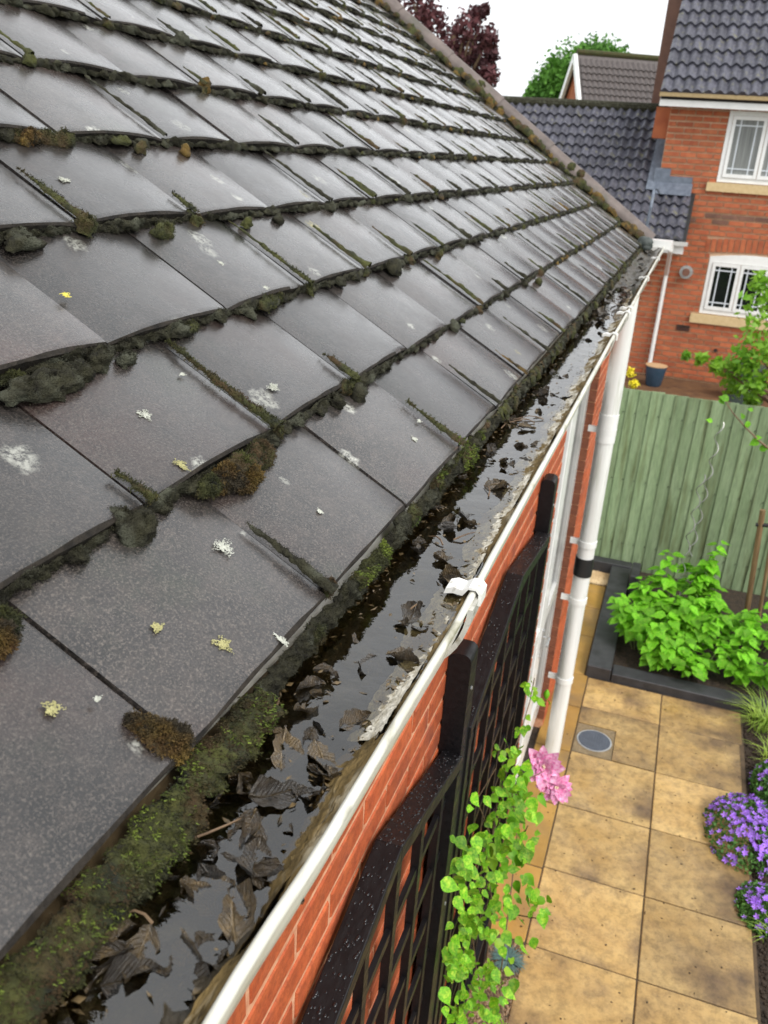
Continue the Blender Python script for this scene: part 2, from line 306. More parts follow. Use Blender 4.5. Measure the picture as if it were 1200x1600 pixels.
def dead_leaf_material(name, dark, light, vein, rnd):
    m = bpy.data.materials.new(name); m.use_nodes = True; N = m.node_tree.nodes; L = m.node_tree.links; p = N['Principled BSDF']
    tc = N.new('ShaderNodeTexCoord'); sp = N.new('ShaderNodeSeparateXYZ'); L.new(tc.outputs['Object'], sp.inputs[0]); oi = N.new('ShaderNodeObjectInfo')
    def mt(op, a, b=0.0, c=None):
        k = N.new('ShaderNodeMath'); k.operation = op
        for i, v in enumerate((a, b) if c is None else (a, b, c)):
            if isinstance(v, (int, float)): k.inputs[i].default_value = v
            else: L.new(v, k.inputs[i])
        return k.outputs[0]
    nz = N.new('ShaderNodeTexNoise'); nz.inputs['Scale'].default_value = 5; nz.inputs['Detail'].default_value = 8; nz.inputs['Roughness'].default_value = .7
    ad = N.new('ShaderNodeVectorMath'); sc_ = N.new('ShaderNodeVectorMath'); sc_.operation = 'SCALE'; sc_.inputs[0].default_value = (9, 5, 7); L.new(oi.outputs['Random'], sc_.inputs['Scale'])
    L.new(tc.outputs['Object'], ad.inputs[0]); L.new(sc_.outputs[0], ad.inputs[1]); L.new(ad.outputs[0], nz.inputs['Vector'])
    ax = mt('ABSOLUTE', sp.outputs[0]); wob = mt('MULTIPLY', nz.outputs['Fac'], .09)
    ph = mt('ADD', mt('SUBTRACT', sp.outputs[1], mt('MULTIPLY', ax, 1.1)), wob)
    tri = mt('ABSOLUTE', mt('SUBTRACT', mt('FRACT', mt('MULTIPLY', ph, 11.0)), .5))          # 0 on a side vein
    side = mt('SUBTRACT', 1.0, mt('MINIMUM', mt('MULTIPLY', tri, 7.0), 1.0)); rib = mt('SUBTRACT', 1.0, mt('MINIMUM', mt('MULTIPLY', ax, 42.0), 1.0))
    v = mt('MAXIMUM', mt('MULTIPLY', side, .7), rib)
    rp = N.new('ShaderNodeValToRGB'); e = rp.color_ramp.elements; e[0].position = .36; e[1].position = .66; e[0].color = (*dark, 1); e[1].color = (*light, 1); L.new(nz.outputs['Fac'], rp.inputs['Fac'])
    mx = N.new('ShaderNodeMix'); mx.data_type = 'RGBA'; mx.inputs[7].default_value = (*vein, 1); L.new(mt('MULTIPLY', v, .6), mx.inputs[0]); L.new(rp.outputs[0], mx.inputs[6])
    hs_ = N.new('ShaderNodeHueSaturation'); L.new(mt('ADD', mt('MULTIPLY', oi.outputs['Random'], 2 * rnd), 1 - rnd), hs_.inputs['Value']); L.new(mx.outputs[2], hs_.inputs['Color']); L.new(hs_.outputs[0], p.inputs['Base Color'])
    p.inputs['Roughness'].default_value = .3; p.inputs['Coat Weight'].default_value = 1; p.inputs['Coat Roughness'].default_value = .06
    b = N.new('ShaderNodeBump'); b.inputs['Strength'].default_value = .9; b.inputs['Distance'].default_value = .0022; L.new(mt('ADD', v, mt('MULTIPLY', nz.outputs['Fac'], 2.2)), b.inputs['Height']); L.new(b.outputs[0], p.inputs['Normal']); L.new(b.outputs[0], p.inputs['Coat Normal'])
    return m
M_dead = dead_leaf_material('sodden_leaf', (.008, .005, .002), (.052, .031, .009), (.10, .068, .026), .6)
M_deadp = dead_leaf_material('pale_skeleton_leaf', (.024, .015, .005), (.115, .075, .028), (.22, .16, .085), .4)
M_silt = mat('limescale_and_silt', (.20, .165, .10), (.66, .63, .55), rough=.85, spec=.2, scale=90, detail=9, bump=1, bscale=260, bdist=.004, c3=(.13, .09, .035), s3=26, t3=(.47, .58), stretch=(1, .5, 1))
M_siltb = mat('brown_moss_silt', (.045, .030, .010), (.20, .135, .05), rough=.85, spec=.25, scale=80, bump=1, bscale=200, bdist=.004, stretch=(1, .3, 1), c3=(.34, .29, .20), s3=30, t3=(.56, .68))
M_lichw = mat('white_lichen', (.36, .37, .31), (.60, .61, .54), rough=.8, scale=80, bump=1, bscale=220, bdist=.003)
M_lichy = mat('yellow_lichen', (.62, .52, .04), (.80, .72, .16), rough=.8, scale=80, bump=1, bscale=220, bdist=.003)
M_lichg = mat('sulphur_lichen', (.30, .28, .12), (.46, .43, .20), rough=.8, scale=80, bump=1, bscale=220, bdist=.003)
M_pot = mat('blue_glaze', (.02, .05, .08), (.04, .07, .11), rough=.25, scale=6)
M_pots = mat('tan_rim', (.45, .28, .14), (.55, .36, .2), rough=.6)
M_bin = mat('dark_bin', (.015, .03, .022), (.03, .045, .035), rough=.5)
M_rubber = mat('black_rubber', (.012, .012, .012), rough=.5)
M_stake = mat('weathered_stake', (.13, .075, .03), (.24, .15, .07), rough=.8, scale=10, stretch=(5, 5, .5))
M_crown = mat('tree_green', (.035, .12, .012), (.12, .30, .03), rough=.8, scale=.7, translucent=.15)
M_purpt = mat('copper_foliage', (.040, .012, .016), (.13, .035, .040), rough=.7, scale=.8, translucent=.15, coord='Object')
M_yel = mat('yellow_petal', (.75, .62, .02), (.85, .75, .05), rough=.6)
M_green = mat('hedge_leaf', (.03, .09, .015), (.09, .2, .03), rough=.7, scale=3)

# water: clear peaty water with small ripples
m = bpy.data.materials.new('peaty_water'); m.use_nodes = True; p = m.node_tree.nodes['Principled BSDF']
p.inputs['Base Color'].default_value = (.50, .42, .22, 1); p.inputs['Roughness'].default_value = .015; p.inputs['Transmission Weight'].default_value = 1
p.inputs['IOR'].default_value = 1.85
tc = m.node_tree.nodes.new('ShaderNodeTexCoord'); nz = m.node_tree.nodes.new('ShaderNodeTexNoise'); nz.inputs['Scale'].default_value = 17; nz.inputs['Detail'].default_value = 4
bp = m.node_tree.nodes.new('ShaderNodeBump'); bp.inputs['Strength'].default_value = .32; bp.inputs['Distance'].default_value = .004
m.node_tree.links.new(tc.outputs['Object'], nz.inputs['Vector']); m.node_tree.links.new(nz.outputs['Fac'], bp.inputs['Height']); m.node_tree.links.new(bp.outputs[0], p.inputs['Normal'])
M_water = m

# ================================================================== GROUND
g = MB().box(-60, 60, -5, 300, -.5, -.052); g = g.build('ground', M_lawn); tag(g, kind='structure')
so = MB().box(-.5, 3.5, -1, 8.72, -.05, -.02).build('flower_bed_soil', M_soil); tag(so, kind='structure')
bs = MB().box(-8, 9, 8.83, 18.6, -.05, 0.0).build('mulched_yard', M_mulch); tag(bs, kind='structure')
# paving with individual slabs
base = MB().box(-.43, 1.05, -.6, 8.25, -.018, -.006).build('paving', M_joint); tag(base, kind='structure')
XA, XB, XR = -.169, .431, 1.031
def slab(x0, x1, y0, y1, m_, z=0.0):
    j = .0045; o = MB().box(-(x1 - x0) / 2 + j, (x1 - x0) / 2 - j, -(y1 - y0) / 2 + j, (y1 - y0) / 2 - j, -.03, 0, .004).build('paving_slab', m_, base)
    o.location = ((x0 + x1) / 2, (y0 + y1) / 2, z + random.uniform(0, .003)); o.rotation_euler = (random.uniform(-.002, .002), random.uniform(-.002, .002), 0)
    return o
for j in range(-7, 5):
    y0 = 3.618 + .6 * j
    if j != 3: slab(XA, XB, y0, y0 + .6 if j < 4 else 6.46, M_slab)
    slab(XB, XR + random.uniform(-.01, .02), y0, y0 + .6 if j < 4 else 6.46, M_slab)
# L-shaped slab around the drain
y0 = 5.418
b = MB(); pr = [(.125, y0 + .005), (XB - .005, y0 + .005), (XB - .005, y0 + .595), (XA + .005, y0 + .595), (XA + .005, y0 + .375), (.125, y0 + .375)]
b.prism(pr, -.03, .002, 'z').build('paving_slab', M_slab, base)
ys = [3.62, 4.2, 4.8, 5.4, 5.99, 6.48, 7.15, 7.72, 8.24]
for a, b_ in zip(ys, ys[1:]): slab(-.43, XA if b_ < 6.6 else -.2, a, b_, M_slabo)
n = 260; C_ = np.c_[rng.uniform(-.4, 1.0, n), rng.uniform(2.2, 6.4, n), np.full(n, .004)]; S_ = rng.uniform(.0015, .007, (n, 3)) * np.array([1, 1, .5])
CRUMB = (C_, S_)
# drain cover
dr = thing('drain_cover', 'round slate-blue inspection cover with pale rim set in a square concrete surround', 'drain cover', (-.02, 5.60, 0))
M_conc = mat('drain_surround', (.17, .125, .065), (.27, .20, .11), rough=.6, scale=14, speck=.4, sps=50)
MB().box(-.145, .14, -.175, .188, -.03, .001, .004).build('concrete_surround', M_conc, dr)
def disc(r, z0, z1, n=40):
    return MB().prism([(r * math.cos(2 * math.pi * i / n), r * math.sin(2 * math.pi * i / n)) for i in range(n)], z0, z1, 'z')
disc(.128, 0, .006).build('rim', M_steel, dr); cv = disc(.118, 0, .009).build('cover', M_drain, dr)
st = MB()
for i in range(-5, 6):
    for j in range(-5, 6):
        if math.hypot(i, j) * .02 < .104: st.box(i * .02 - .006, i * .02 + .006, j * .02 - .006, j * .02 + .006, .009, .0105)
tag(st.build('tread_studs', M_drain, cv), kind='stuff')

# gravel: scattered pebbles joined
ICO = None
def ico(sub):
    import bmesh as _b
    bm = _b.new(); _b.ops.create_icosphere(bm, subdivisions=sub, radius=1)
    V = np.array([v.co[:] for v in bm.verts]); Fc = np.array([[v.index for v in f.verts] for f in bm.faces]); bm.free(); return V, Fc
ICO1, ICO2, ICO3 = ico(1), ico(2), ico(3)
def blobs(C_, S_, sub=1, rough=.2, rot=True):
    """many rough lumps joined: centres (n,3), radii (n,3)"""
    V0, F0 = {1: ICO1, 2: ICO2, 3: ICO3}[sub]; C_ = np.asarray(C_, float); S_ = np.asarray(S_, float)
    if S_.ndim == 1: S_ = np.repeat(S_[:, None], 3, 1)
    n = len(C_); k = len(V0)
    if rot:
        a = rng.uniform(0, 6.28, (n, 1)); V = np.stack([V0[None, :, 0] * np.cos(a) - V0[None, :, 1] * np.sin(a), V0[None, :, 0] * np.sin(a) + V0[None, :, 1] * np.cos(a), np.repeat(V0[None, :, 2], n, 0)], 2)
    else: V = np.repeat(V0[None], n, 0)
    V = V * (1 + rng.normal(0, rough, (n, k, 1)).clip(-.45, .45)) * S_[:, None, :] + C_[:, None, :]
    Fc = F0[None] + (np.arange(n) * k)[:, None, None]
    return V.reshape(-1, 3), Fc.reshape(-1, 3)
def gravel(name, x0, x1, y0, y1, z, n, r, m_, label):
    C_ = np.c_[rng.uniform(x0, x1, n), rng.uniform(y0, y1, n), rng.uniform(z - r * .3, z + r * .5, n)]
    S_ = rng.uniform(.5, 1.1, (n, 3)) * r; V, Fc = blobs(C_, S_, 1, .1)
    return tag(link(name, raw_mesh(name, V, Fc, m_, False)), label, 'gravel', kind='stuff')
V, Fc = blobs(CRUMB[0], CRUMB[1], 1, .2); tag(link('grit', raw_mesh('grit', V, Fc, M_soil, False)), 'dark crumbs of soil and seed scattered on the slabs', 'grit', kind='stuff')
gravel('pale_gravel', -.43, -.20, 8.26, 8.54, -.0, 900, .016, M_pebble, 'pale gold gravel in the corner by the fence behind the black sleeper')
gravel('brown_gravel', -.43, -.15, 2.0, 3.60, -.01, 3600, .011, M_pebbled, 'wet brown gravel strip at the foot of the brick wall')
gravel('soil_crumbs', 1.06, 1.5, 2.4, 6.3, -.018, 3200, .014, M_soil, 'dark crumbly soil along the right edge of the paving')

# raised bed of black sleepers
def sleeper(label, x0, x1, y0, y1, z1):
    o = MB().box(-(x1 - x0) / 2, (x1 - x0) / 2, -(y1 - y0) / 2, (y1 - y0) / 2, 0, z1 + .05, .006).build('sleeper', M_sleeper)
    o.location = ((x0 + x1) / 2, (y0 + y1) / 2, -.05); return tag(o, label, 'sleeper', 'black sleepers edging the raised bed')
sleeper('long black sleeper edging the left side of the raspberry bed', -.19, .005, 6.47, 8.55, .11)
sleeper('thin black sleeper along the front of the raspberry bed beside the paving', .012, 1.24, 6.475, 6.64, .075)
sleeper('black sleeper lying along the fence foot behind the pale gravel', -.43, .01, 8.56, 8.69, .12)
sleeper('short black upright block at the rear corner of the raspberry bed', .012, .095, 8.05, 8.4, .26)
tag(MB().box(.006, 3.0, 6.65, 8.7, -.04, .03).build('raised_bed_soil', M_soil), kind='structure')

# ================================================================== GREEN FENCE
fe = thing('fence', 'pale green painted fence of upright overlapping boards across the garden', 'fence', (0, 8.75, 0))
bm_ = MB().prism([(-.061, .0), (.061, .014), (.061, .026), (-.061, .006)], 0, 1.94, 'z').mesh('fence_board', M_fence)
n = 0; x = -1.4
while x < 3.6:
    link('fence_board', bm_, fe, (x, -.02 + random.uniform(-.002, .002), random.uniform(-.006, .004))).rotation_euler = (0, random.uniform(-.003, .003), 0); x += .1125
for z in (.3, 1.0, 1.7): MB().box(-1.45, 3.6, .01, .05, z - .04, z + .04).build('rail', M_fence, fe)
nl_ = MB(); x = -1.4
while x < 3.6:
    for z in (.3, 1.0, 1.7): nl_.box(x + .030, x + .037, -.0245, -.010, z - .0035, z + .0035)
    x += .1125
tag(nl_.build('nail_heads', M_rubber, fe), kind='stuff')

# ================================================================== OWN HOUSE
house = thing('brick_house', 'near brick house with wet mossy grey tiled roof and overflowing white gutter', 'house', (-.41, 6.3, 0))
HO = Vector((.41, -6.3, 0))     # world -> house-local
def hp(x, y, z): return Vector((x, y, z)) + HO
PIT = 0.6072; G = .2050; WD = .3038; EX, EZ = -.3198, ZC - .472; YCAP = 6.342
U = Vector((-math.cos(PIT), 0, math.sin(PIT))); Nn = Vector((math.sin(PIT), 0, math.cos(PIT)))
TH = .020; TA = PIT - math.asin(TH / G)
tx = Vector((0, 1, 0)); ty = Vector((-math.cos(TA), 0, math.sin(TA))); tz = Vector((math.sin(TA), 0, math.cos(TA)))
offs = [.219, .1146, .2984, .1793, .0502, .1972, .0652, .234, .085, .25, .10, .23, .06, .2, .11, .27, .1, .25]
NR = len(offs)
# deck under the tiles
P0 = Vector((EX, 0, EZ)) - Nn * .045; P1 = P0 + U * (G * (NR + 1))
dk = MB(); dk.prism([(P0.x - .02, P0.z + .005), (P1.x, P1.z), (P1.x - .02, P1.z - .03), (P0.x - .04, P0.z - .03)], -.6, YCAP, 'y')
roof = dk.build('roof', M_deck, house); roof.location = HO
def front(k, y): return Vector((EX, y, EZ)) + U * (G * k)
def tile_mesh(i):
    r_ = random.Random(i); n = 8; Wd = WD - .004; Ln = .285; cam_ = .0085 + r_.uniform(-.0015, .0015)
    def prof(t): return -cam_ * (2 * t - 1) ** 2 * 1.0
    ysl = [0, .004, .012, .10, .2, Ln]; vs = []; fs = []
    j1, j2 = r_.uniform(-.002, .002), r_.uniform(-.002, .002)
    for jy, yv in enumerate(ysl):
        for i_ in range(n + 1):
            t = i_ / n; edge = .0035 if jy == 0 else (.0008 if jy == 1 else 0)
            side = .0015 if i_ in (0, n) else 0
            yy = yv + (r_.uniform(-.0012, .0012) if jy < 2 else 0) + (j1 * t + j2 * (1 - t) if jy < 3 else 0) - 0.0
            vs.append(((t - .5) * Wd, yy, prof(t) - edge - side))
    nt_ = len(vs)
    for jy, yv in enumerate(ysl):
        for i_ in range(n + 1): t = i_ / n; vs.append(((t - .5) * Wd, max(yv, .001) + (.002 if jy == 0 else 0), prof(t) * 1 - TH))
    W1 = n + 1; ny = len(ysl)
    for jy in range(ny - 1):
        for i_ in range(n):
            a = jy * W1 + i_; fs.append((a, a + 1, a + 1 + W1, a + W1)); b_ = a + nt_; fs.append((b_ + W1, b_ + W1 + 1, b_ + 1, b_))
    for i_ in range(n): fs.append((i_ + nt_, i_ + 1 + nt_, i_ + 1, i_)); a = (ny - 1) * W1 + i_; fs.append((a, a + 1, a + 1 + nt_, a + nt_))
    for jy in range(ny - 1): a = jy * W1; fs.append((a + nt_, a, a + W1, a + W1 + nt_)); a += n; fs.append((a, a + nt_, a + W1 + nt_, a + W1))
    mb = MB(); mb.v = vs; mb.f = fs
    me = mb.mesh('roof_tile', M_tile, True); me.materials.append(M_edge)
    for p_ in me.polygons:
        c_ = p_.center
        if c_.y < .0035: p_.material_index = 1        # the grimy broken front edge
    return me
TM = [tile_mesh(i) for i in range(6)]
vis = []; hid = []
for k in range(NR):
    y = offs[k] - 2 * WD
    while y < YCAP - .02:
        c_ = y + WD / 2; wcut = 1
        if c_ + WD / 2 > YCAP: 
            wcut = (YCAP - y) / WD; c_ = y + WD * wcut / 2
        P = front(k, c_)
        d = Vector((P.x, P.y, P.z - ZC)).length
        e = tx * wcut; jt = random.uniform(-.006, .006); jr = random.uniform(-.004, .004)
        X_ = Vector((jr, 1, 0)).normalized() ; Y_ = (ty + tz * jt).normalized(); Z_ = X_.cross(Y_).normalized()
        P = P + Nn * random.uniform(-.0012, .0012) + U * random.uniform(-.0025, .0025)
        mt = Matrix(((X_.x * wcut, Y_.x, Z_.x, P.x), (X_.y * wcut, Y_.y, Z_.y, P.y), (X_.z * wcut, Y_.z, Z_.z, P.z), (0, 0, 0, 1)))
        vis_ = any(in_frame(front(k, c_ + dy) + ty * dt, 30) for dy in (-.15, 0, .15) for dt in (0, .1, .2))
        (vis if vis_ else hid).append((d, mt, k))
        y += WD
vis.sort(key=lambda t: t[0])
for q, (d, mt, k) in enumerate(vis[:300]):
    link('roof_tile', random.choice(TM), roof, mtx=mt)
rest = MB(); tmv = [v.co.copy() for v in TM[0].vertices]; tmf = [tuple(p_.vertices) for p_ in TM[0].polygons]
for d, mt, k in vis[300:] + hid: rest.add([mt @ v for v in tmv], tmf)
tag(rest.build('distant_roof_tiles', M_tile, roof, smooth=True), 'tiles of the roof beyond the nearest three hundred', kind='stuff')

# half-round caps along the far verge
ca = MB(); n = 10; Lc = .46; prof = []
for i in range(n + 1): a = math.pi * i / n; prof.append((math.cos(a), math.sin(a)))
vs = []; fs = []
for yy, rr in ((0, .068), (.012, .070), (Lc + .02, .062)):
    for (c_, s_) in prof: vs.append((c_ * rr, yy, s_ * rr * .95))
    for (c_, s_) in reversed(prof): vs.append((c_ * (rr - .014), yy, s_ * (rr - .014) * .95))
m_ = 2 * (n + 1)
for r_ in range(2):
    for i in range(m_): j = (i + 1) % m_; fs.append((r_ * m_ + i, r_ * m_ + j, r_ * m_ + m_ + j, r_ * m_ + m_ + i))
fs += [tuple(range(m_))[::-1], tuple(range(2 * m_, 3 * m_))]
ca.v = vs; ca.f = fs; cme = ca.mesh('verge_cap', M_cap, True)
for i in range(9):
    P = front(0, YCAP + .05) + U * (i * Lc - .03) + Nn * (.012 + random.uniform(-.002, .002))
    X_ = tx * 1.0; Y_ = U; Z_ = Nn
    mt = Matrix(((X_.x, Y_.x, Z_.x, P.x), (X_.y, Y_.y, Z_.y, P.y), (X_.z, Y_.z, Z_.z, P.z), (0, 0, 0, 1)))
    link('verge_cap', cme, roof, mtx=mt)
P = front(0, 0) - Nn * .05
bb = MB(); A = front(0, 0) - Nn * .03 - U * .0; B = A + U * (G * (NR + 1))
bb.add([(A.x, YCAP - .03, A.z), (B.x, YCAP - .03, B.z), (B.x, YCAP + .10, B.z), (A.x, YCAP + .10, A.z),
        (A.x, YCAP - .03, A.z + .05), (B.x, YCAP - .03, B.z + .05), (B.x, YCAP + .10, B.z + .05), (A.x, YCAP + .10, A.z + .05)],
       [(0, 1, 2, 3), (4, 7, 6, 5), (0, 4, 5, 1), (1, 5, 6, 2), (2, 6, 7, 3), (3, 7, 4, 0)]).build('verge_mortar', M_mossd, roof)

# ---- walls with individual bricks
WX = -.41; BL, BH = .325, .080; Z0 = ZC - 1.27 - BH * 33     # bed joint line at rel -1.27
wl = MB()
wl.box(WX - .25, WX - .0035, -.6, 4.10, -.05, ZC - .62)
wl.box(WX - .25, WX - .0035, 4.10, 5.62, ZC - 1.05, ZC - .62)
wl.box(WX - .25, WX - .0035, 5.62, 6.30, -.05, ZC - .62)
wall = wl.build('wall', M_mortar, house); wall.location = HO
bcache = {}
def brick_mesh(L_, H_, D_, m_, nm='brick'):
    key = (round(L_, 3), round(H_, 3), round(D_, 3), m_.name, random.randrange(3))
    if key not in bcache:
        b = .004; rr = random.Random(len(bcache)); q = lambda: rr.uniform(-.0018, .0018)
        vs = [(-D_, y, z) for y in (-L_ / 2, L_ / 2) for z in (-H_ / 2, H_ / 2)]
        vs += [(-b + q(), y, z) for y in (-L_ / 2, L_ / 2) for z in (-H_ / 2, H_ / 2)]
        vs += [(q(), y + (b if y < 0 else -b), z + (b if z < 0 else -b)) for y in (-L_ / 2, L_ / 2) for z in (-H_ / 2, H_ / 2)]
        fs = []
        for o_ in (0, 4):
            for a, b2 in ((0, 1), (1, 3), (3, 2), (2, 0)): fs.append((o_ + a, o_ + b2, o_ + 4 + b2, o_ + 4 + a))
        fs += [(8, 9, 11, 10), (0, 2, 3, 1)]
        mb = MB(); mb.v = vs; mb.f = fs; bcache[key] = mb.mesh(nm, m_)
    return bcache[key]
bricks = []
J = .013
for c_ in range(-1, 43):
    zc = Z0 + c_ * BH + BH / 2
    if zc > ZC - .64 or zc < 0: continue
    off = .973 if c_ % 2 == 1 else 1.125
    y = off - 6 * BL
    while y < 6.3:
        a, b_ = max(y, -.5), min(y + BL, 6.30)
        segs = [(a, b_)]
        if zc < ZC - 1.05:
            segs = [(a, min(b_, 4.10)), (max(a, 5.62), b_)]
        for (s0, s1) in segs:
            if s1 - s0 > .04: bricks.append(((s0 + s1) / 2, zc, s1 - s0 - J))
        y += BL
def brank(t):
    y, z, L_ = t; P = (WX, y, z); rel = z - ZC
    if not in_frame(P, 20): return 99
    if y > 5.6: return 1
    if rel > -1.78 and rel < -1.05: return 0
    return 5 + abs(rel)
bricks.sort(key=brank)
bst = MB()
for i, (y, z, L_) in enumerate(bricks):
    me = brick_mesh(L_, BH - .017, .02, M_brick)
    if i < 300: link('brick', me, wall, (WX, y, z))
    else: bst.add([Vector(v.co) + Vector((WX, y, z)) for v in me.vertices], [tuple(p_.vertices) for p_ in me.polygons])
tag(bst.build('lower_bricks', M_brick, wall), 'bricks lower down the wall, mostly hidden by trellis', kind='stuff')
# reveal bricks at the far side of the door opening, facing the viewer, their shade painted in as a darker brick colour
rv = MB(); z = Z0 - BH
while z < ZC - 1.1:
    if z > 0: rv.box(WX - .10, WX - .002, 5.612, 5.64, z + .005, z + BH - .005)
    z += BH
tag(rv.build('reveal_bricks', M_brick_shade, wall), 'brick edges in the side of the door opening, shade painted into their colour', kind='stuff')

# fascia, soffit, gutter
MB().box(-.374, -.352, -.6, 6.33, ZC - .66, ZC - .515).build('fascia', M_pvc, house, HO)
MB().box(-.66, -.377, -.6, 6.33, ZC - .668, ZC - .655).build('soffit', M_pvc, house, HO)
GR = .080; LX = -.187
_sy = [-.6, .37, .48, .65, .91, 1.1, 1.8, 2.8, 3.6, 5.2, 6.45]; _sz = [-.488, -.492, -.508, -.516, -.531, -.524, -.521, -.511, -.516, -.509, -.506]
def lipz(y): return ZC + float(np.interp(y, _sy, _sz))
GD = 1.22      # a deep-flow section: deeper than a half circle
def gprof(n=14, r=GR): return [(math.cos(math.pi * i / n) * r, -math.sin(math.pi * i / n) * r * GD) for i in range(n + 1)]
GX = LX - GR
yl = list(np.arange(-.6, 6.46, .05)); pf = gprof()
mb = MB(); ng = len(pf)
for y in yl:
    zl = lipz(y)
    for (u, v) in pf: mb.v.append((GX + u, y, zl + v))
    for (u, v) in pf: mb.v.append((GX + u * .965, y, zl + v * .965))
for i in range(len(yl) - 1):
    for j in range(ng - 1):
        a = i * 2 * ng + j; mb.f.append((a, a + 1, a + 1 + 2 * ng, a + 2 * ng)); a += ng; mb.f.append((a + 2 * ng, a + 1 + 2 * ng, a + 1, a))
    a = i * 2 * ng; mb.f.append((a, a + 2 * ng, a + 3 * ng, a + ng))
gut = mb.build('gutter', M_gut, house, HO, smooth=True)
gut.data.materials.append(M_gutin)
for p_ in gut.data.polygons:
    if (p_.index % (2 * (ng - 1) + 1)) % 2 == 1: p_.material_index = 1
MB().tube([(LX - .0005, y, lipz(y) + .001) for y in yl], .0048, 12).build('rolled_lip', M_gut, gut, smooth=True)
# unions / brackets wrapped round the gutter with a clip over the lip
M_strap = mat('grimy_strap', (.36, .35, .31), (.56, .55, .50), rough=.5, scale=40, c3=(.20, .18, .13), s3=70)
def bracket(y, wdt, big=False):
    b = MB(); zl = lipz(y); n = 18; ri, ro = GR + .0025, GR + (.009 if big else .006)
    a0, a1 = .02, 2.6
    vs = []
    for s in (-1, 1):
        for i in range(n + 1):
            a = a0 + (a1 - a0) * i / n
            for r_ in (ri, ro): vs.append((GX + math.cos(a) * r_, y + s * wdt / 2, lipz(y + s * wdt / 2) - math.sin(a) * r_ * GD))
    W_ = 2 * (n + 1); fs = []
    for i in range(n):
        a = 2 * i; fs += [(a, a + 2, a + 3, a + 1), (a + W_, a + 1 + W_, a + 3 + W_, a + 2 + W_), (a, a + W_, a + W_ + 2, a + 2), (a + 1, a + 3, a + 3 + W_, a + 1 + W_)]
    fs += [(0, 1, 1 + W_, W_), (W_ - 2, 2 * W_ - 2, 2 * W_ - 1, W_ - 1)]
    b.add(vs, fs); o = b.build('bracket', M_strap, gut, smooth=True)
    # clip: a saddle folded over the lip with an inward tongue
    c = MB(); wc = .030 if big else .018
    prof = [(LX + .012, zl - .012), (LX + .0125, zl + .006), (LX + .006, zl + .0125), (LX - .005, zl + .0125), (LX - .014, zl + .006),
            (LX - .026, zl + .008), (LX - .036, zl + .004), (LX - .038, zl - .004), (LX - .026, zl - .001), (LX - .013, zl - .002), (LX - .006, zl + .0085), (LX + .004, zl + .0088), (LX + .0082, zl + .004), (LX + .008, zl - .012)]
    yc_ = y + wdt / 2 - wc / 2 + .001
    c.prism(prof, yc_ - wc / 2, yc_ + wc / 2, 'y'); c.build('clip', M_clip, o, smooth=True)
bracket(.985, .06, True)
for y in (2.86, 3.50, 3.37, 4.55, 5.6): bracket(y, .075)
ge = MB(); ge.prism([(GX + u, lipz(6.45) + v) for u, v in gprof(14, GR + .004)], 6.435, 6.455, 'y'); ge.build('stop_end', M_clip, gut)
# downpipe (110 mm) and its clips
PX, PY = -.297, 5.36
M_pipe = mat('streaked_upvc', (.66, .66, .63), (.80, .80, .78), rough=.32, scale=5, coat=.3, stretch=(4, 4, .35), c3=(.42, .43, .34), s3=7, t3=(.58, .8))
dp = MB().tube([(PX, PY, ZC - .56), (PX, PY, 0.0)], .056, 20).build('downpipe', M_pipe, house, HO, smooth=True)
for zr in (-1.53, -2.30, -2.72, -3.35):
    cb = MB().tube([(PX, PY, ZC + zr - .02), (PX, PY, ZC + zr + .02)], .0615, 20)
    cb.box(WX, PX - .03, PY - .012, PY + .012, ZC + zr - .018, ZC + zr + .018); cb.build('pipe_clip', M_pvc, dp, smooth=True)
MB().tube([(PX, PY, ZC - 1.60), (PX, PY, ZC - 1.42)], .0605, 20).build('pipe_socket', M_pvc, dp, smooth=True)
MB().tube([(PX, PY, ZC - 2.53), (PX, PY, ZC - 2.40)], .062, 20).build('black_coupling', M_rubber, dp, smooth=True)
# white box end seen beyond the gutter
q0 = at(1014, 380, y=6.5); q1 = at(1051, 380, y=6.5)
MB().box(q0.x, q1.x, 6.46, 6.62, q0.z - .03, q0.z + .025).build('boxed_eaves_end', M_pvc, house, HO)

# french door in the opening
dz0, dz1 = .12, ZC - 1.06
fd = MB(); dx = WX - .065
for (a, b_) in ((4.10, 4.17), (5.55, 5.62)): fd.box(dx - .05, dx + .008, a, b_, dz0, dz1)
fd.box(dx - .05, dx + .008, 4.171, 5.549, dz1 - .07, dz1); fd.box(dx - .05, dx + .008, 4.171, 5.549, dz0, dz0 + .06)
door = fd.build('french_door', M_pvc, house, HO)
for (a, b_) in ((4.175, 4.856), (4.864, 5.545)):
    lf = MB()
    for (c_, d_) in ((a, a + .12), (b_ - .12, b_)): lf.box(dx - .035, dx + .022, c_, d_, dz0 + .065, dz1 - .075, .006)
    lf.box(dx - .035, dx + .02, a + .121, b_ - .121, dz1 - .195, dz1 - .075); lf.box(dx - .035, dx + .02, a + .121, b_ - .121, dz0 + .065, dz0 + .25)
    lf.box(dx - .035, dx + .02, a + .121, b_ - .121, dz0 + 1.1, dz0 + 1.2)
    lf.build('door_leaf', M_pvc, door)
    MB().box(dx - .012, dx - .004, a + .12, b_ - .12, dz0 + .25, dz1 - .195).build('pane', M_glass, door)
hd = MB().box(dx + .022, dx + .034, 4.885, 4.915, ZC - 2.95, ZC - 2.75); hd.tube([(dx + .034, 4.9, ZC - 2.8), (dx + .07, 4.9, ZC - 2.8), (dx + .07, 4.79, ZC - 2.8)], .008, 8); hd.build('handle', M_steel, door)

